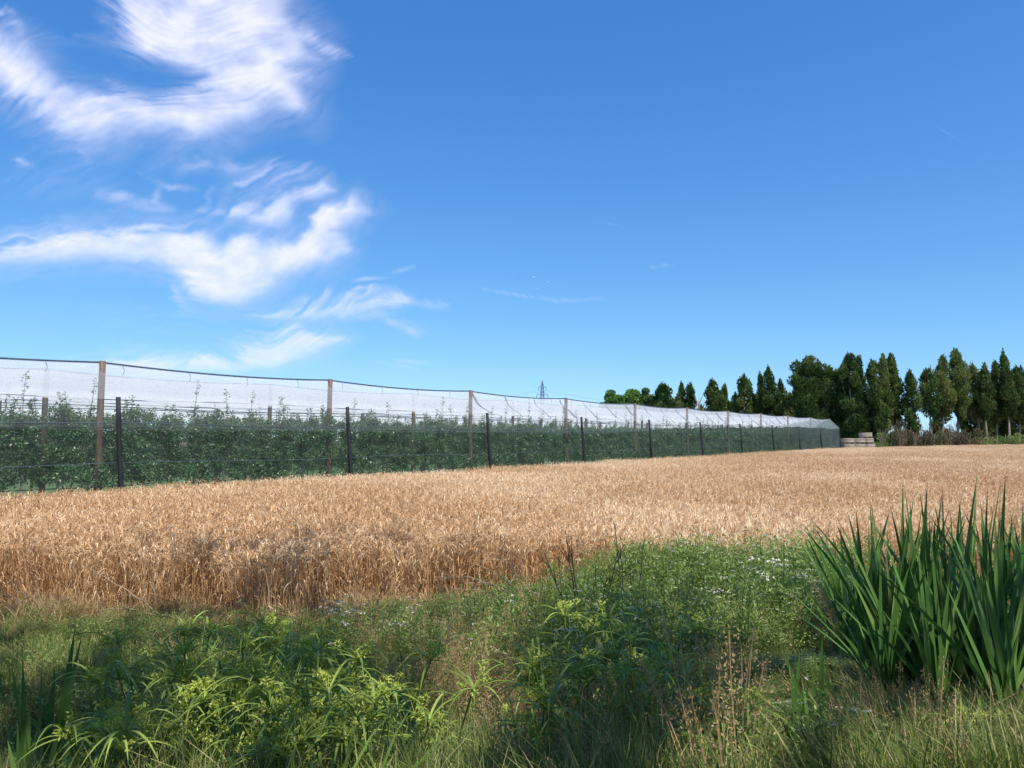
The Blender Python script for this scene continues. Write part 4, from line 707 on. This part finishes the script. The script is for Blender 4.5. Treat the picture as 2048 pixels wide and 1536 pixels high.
# ------------------------------------------------------------------ shade trees behind the camera (they cast the dappled shade on the ditch)
lit = [(1350, 1130, 330, 75, 1), (1620, 1420, 110, 60, .6), (1780, 1480, 130, 40, .75), (600, 1370, 150, 55, .7), (620, 1450, 170, 50, .6), (980, 1220, 160, 45, .85), (960, 1450, 120, 60, .35), (130, 1210, 260, 60, .95), (1860, 1120, 170, 60, .5), (300, 1400, 60, 60, .3), (1450, 1370, 80, 50, .45), (1960, 1120, 120, 110, .8), (960, 1400, 90, 110, .8), (1560, 1450, 90, 90, .8)]
n = 90000; X = R.uniform(-9, 10, n); Y = R.uniform(-2.5, 12.5, n); Z = zg(X, Y) + np.where(Y > 9.6, .72, np.clip(hallow(X, np.maximum(Y, 2.6), 0), .1, .8) * .85)
px, py = proj(X, np.maximum(Y, 1.5), Z); front = Y > 3.2
sh_ = np.where(front, .93 * sm(py, 1185, 1215), .9)
wp_ = np.exp(-(((px - 700) / 370) ** 2 + ((py - 1135 + (px - 700) * .0) / 62) ** 2) ** 2) ; sh_ = np.maximum(sh_, .92 * wp_ * front)
wl = np.zeros_like(X)
for ex, ey, rx, ry_, am in lit: wl = np.maximum(wl, am * np.exp(-(((px - ex) / rx) ** 2 + ((py - ey) / ry_) ** 2) ** 1.5))
sh_ = sh_ * (1 - wl * front); nz = fbm(X * 2.6 + 7, Y * 1.9 + 3, 4); sh_ = sh_ * sm(nz, .46, .56)
for ex, ey, rx, ry_ in [(1290, 1330, 230, 85), (130, 1430, 210, 110), (640, 1275, 190, 45), (2010, 1480, 80, 70), (1330, 1470, 120, 60), (1680, 1230, 60, 60)]:
    sh_ = np.maximum(sh_, .95 * (sm(nz, .36, .42) if rx < 200 else 1) * front * np.exp(-(((px - ex) / rx) ** 2 + ((py - ey) / ry_) ** 2) ** 2)) 
k = R.random(n) < sh_; X, Y, Z = X[k], Y[k], Z[k]; k = R.random(len(X)) < .9; X, Y, Z = X[k], Y[k], Z[k]
hmin = np.where(Y > 5, 8.0 + .35 * np.maximum(Y - 5, 0), 6.5); hgt = hmin + R.uniform(0, 3.5, len(X)); TGT = np.stack([X, Y, Z], 1) + S[None] / S[2] * hgt[:, None]
side_ = TGT[:, 0] > TGT[:, 0].mean()
for s_, nm in ((False, 'left'), (True, 'right')):
    P = TGT[side_ == s_]; c = P.mean(0); b = np.array([c[0], -3.5, .7]); e = empty('shade_tree', b.tolist(), 'tall leafy tree beside the viewpoint, on its %s, casting dappled shade on the ditch' % nm, 'tree'); T = Acc(); C = Acc()
    T.tube(np.array([[0, 0, -.2], [.1, .2, 3], [0, .8, 6], c - b]), [.28, .23, .16, .08], 8)
    m = len(P); C.leaves(P - b, rdir(m) * [1, 1, .5], R.uniform(.16, .26, m), R.uniform(.11, .17, m), R.uniform(0, 1, m))
    sel = P[R.choice(m, 26, False)] - b
    for q_ in sel: T.tube(np.stack([[0, .6, 5.2], ([0, .6, 5.2] + q_) / 2 + [0, 0, .5], q_]), [.06, .03, .008], 4, cap=False)
    T.build('trunk', M_bark, e); C.build('crown', M_broad, e)

for i, (x, y) in enumerate([(-12, -7), (-6.5, -8), (-1, -7.5), (4.5, -8), (10, -7), (15, -5), (-16, -4)]):   # unseen trees added behind the camera to cut sky fill on the ditch
    r = np.random.default_rng(1200 + i); e = empty('shade_tree', (x, y, .6), '%s unseen tree added behind the viewpoint to cut skylight, counted from the left' % nth(i + 1), 'tree', 'unseen trees added behind the viewpoint to cut skylight'); T = Acc(); C = Acc()
    T.tube(np.array([[0, 0, -.2], [.1, 0, 3], [0, .2, 6], [.2, 0, 9]]), [.3, .25, .16, .06], 8)
    for k in range(34): c = np.array([0, 0, 6.2]) + rdir(1, r)[0] * [3.0, 1.6, 5.2] * r.uniform(.3, 1); crown_tufts(C, c, np.array([1.2, 1.0, 1.2]), 260, r, .34, .26, .1); T.tube(np.stack([[0, 0, c[2] * .6], c]), [.05, .02], 4, cap=False)
    T.build('trunk', M_bark, e); C.build('crown', M_broad, e)
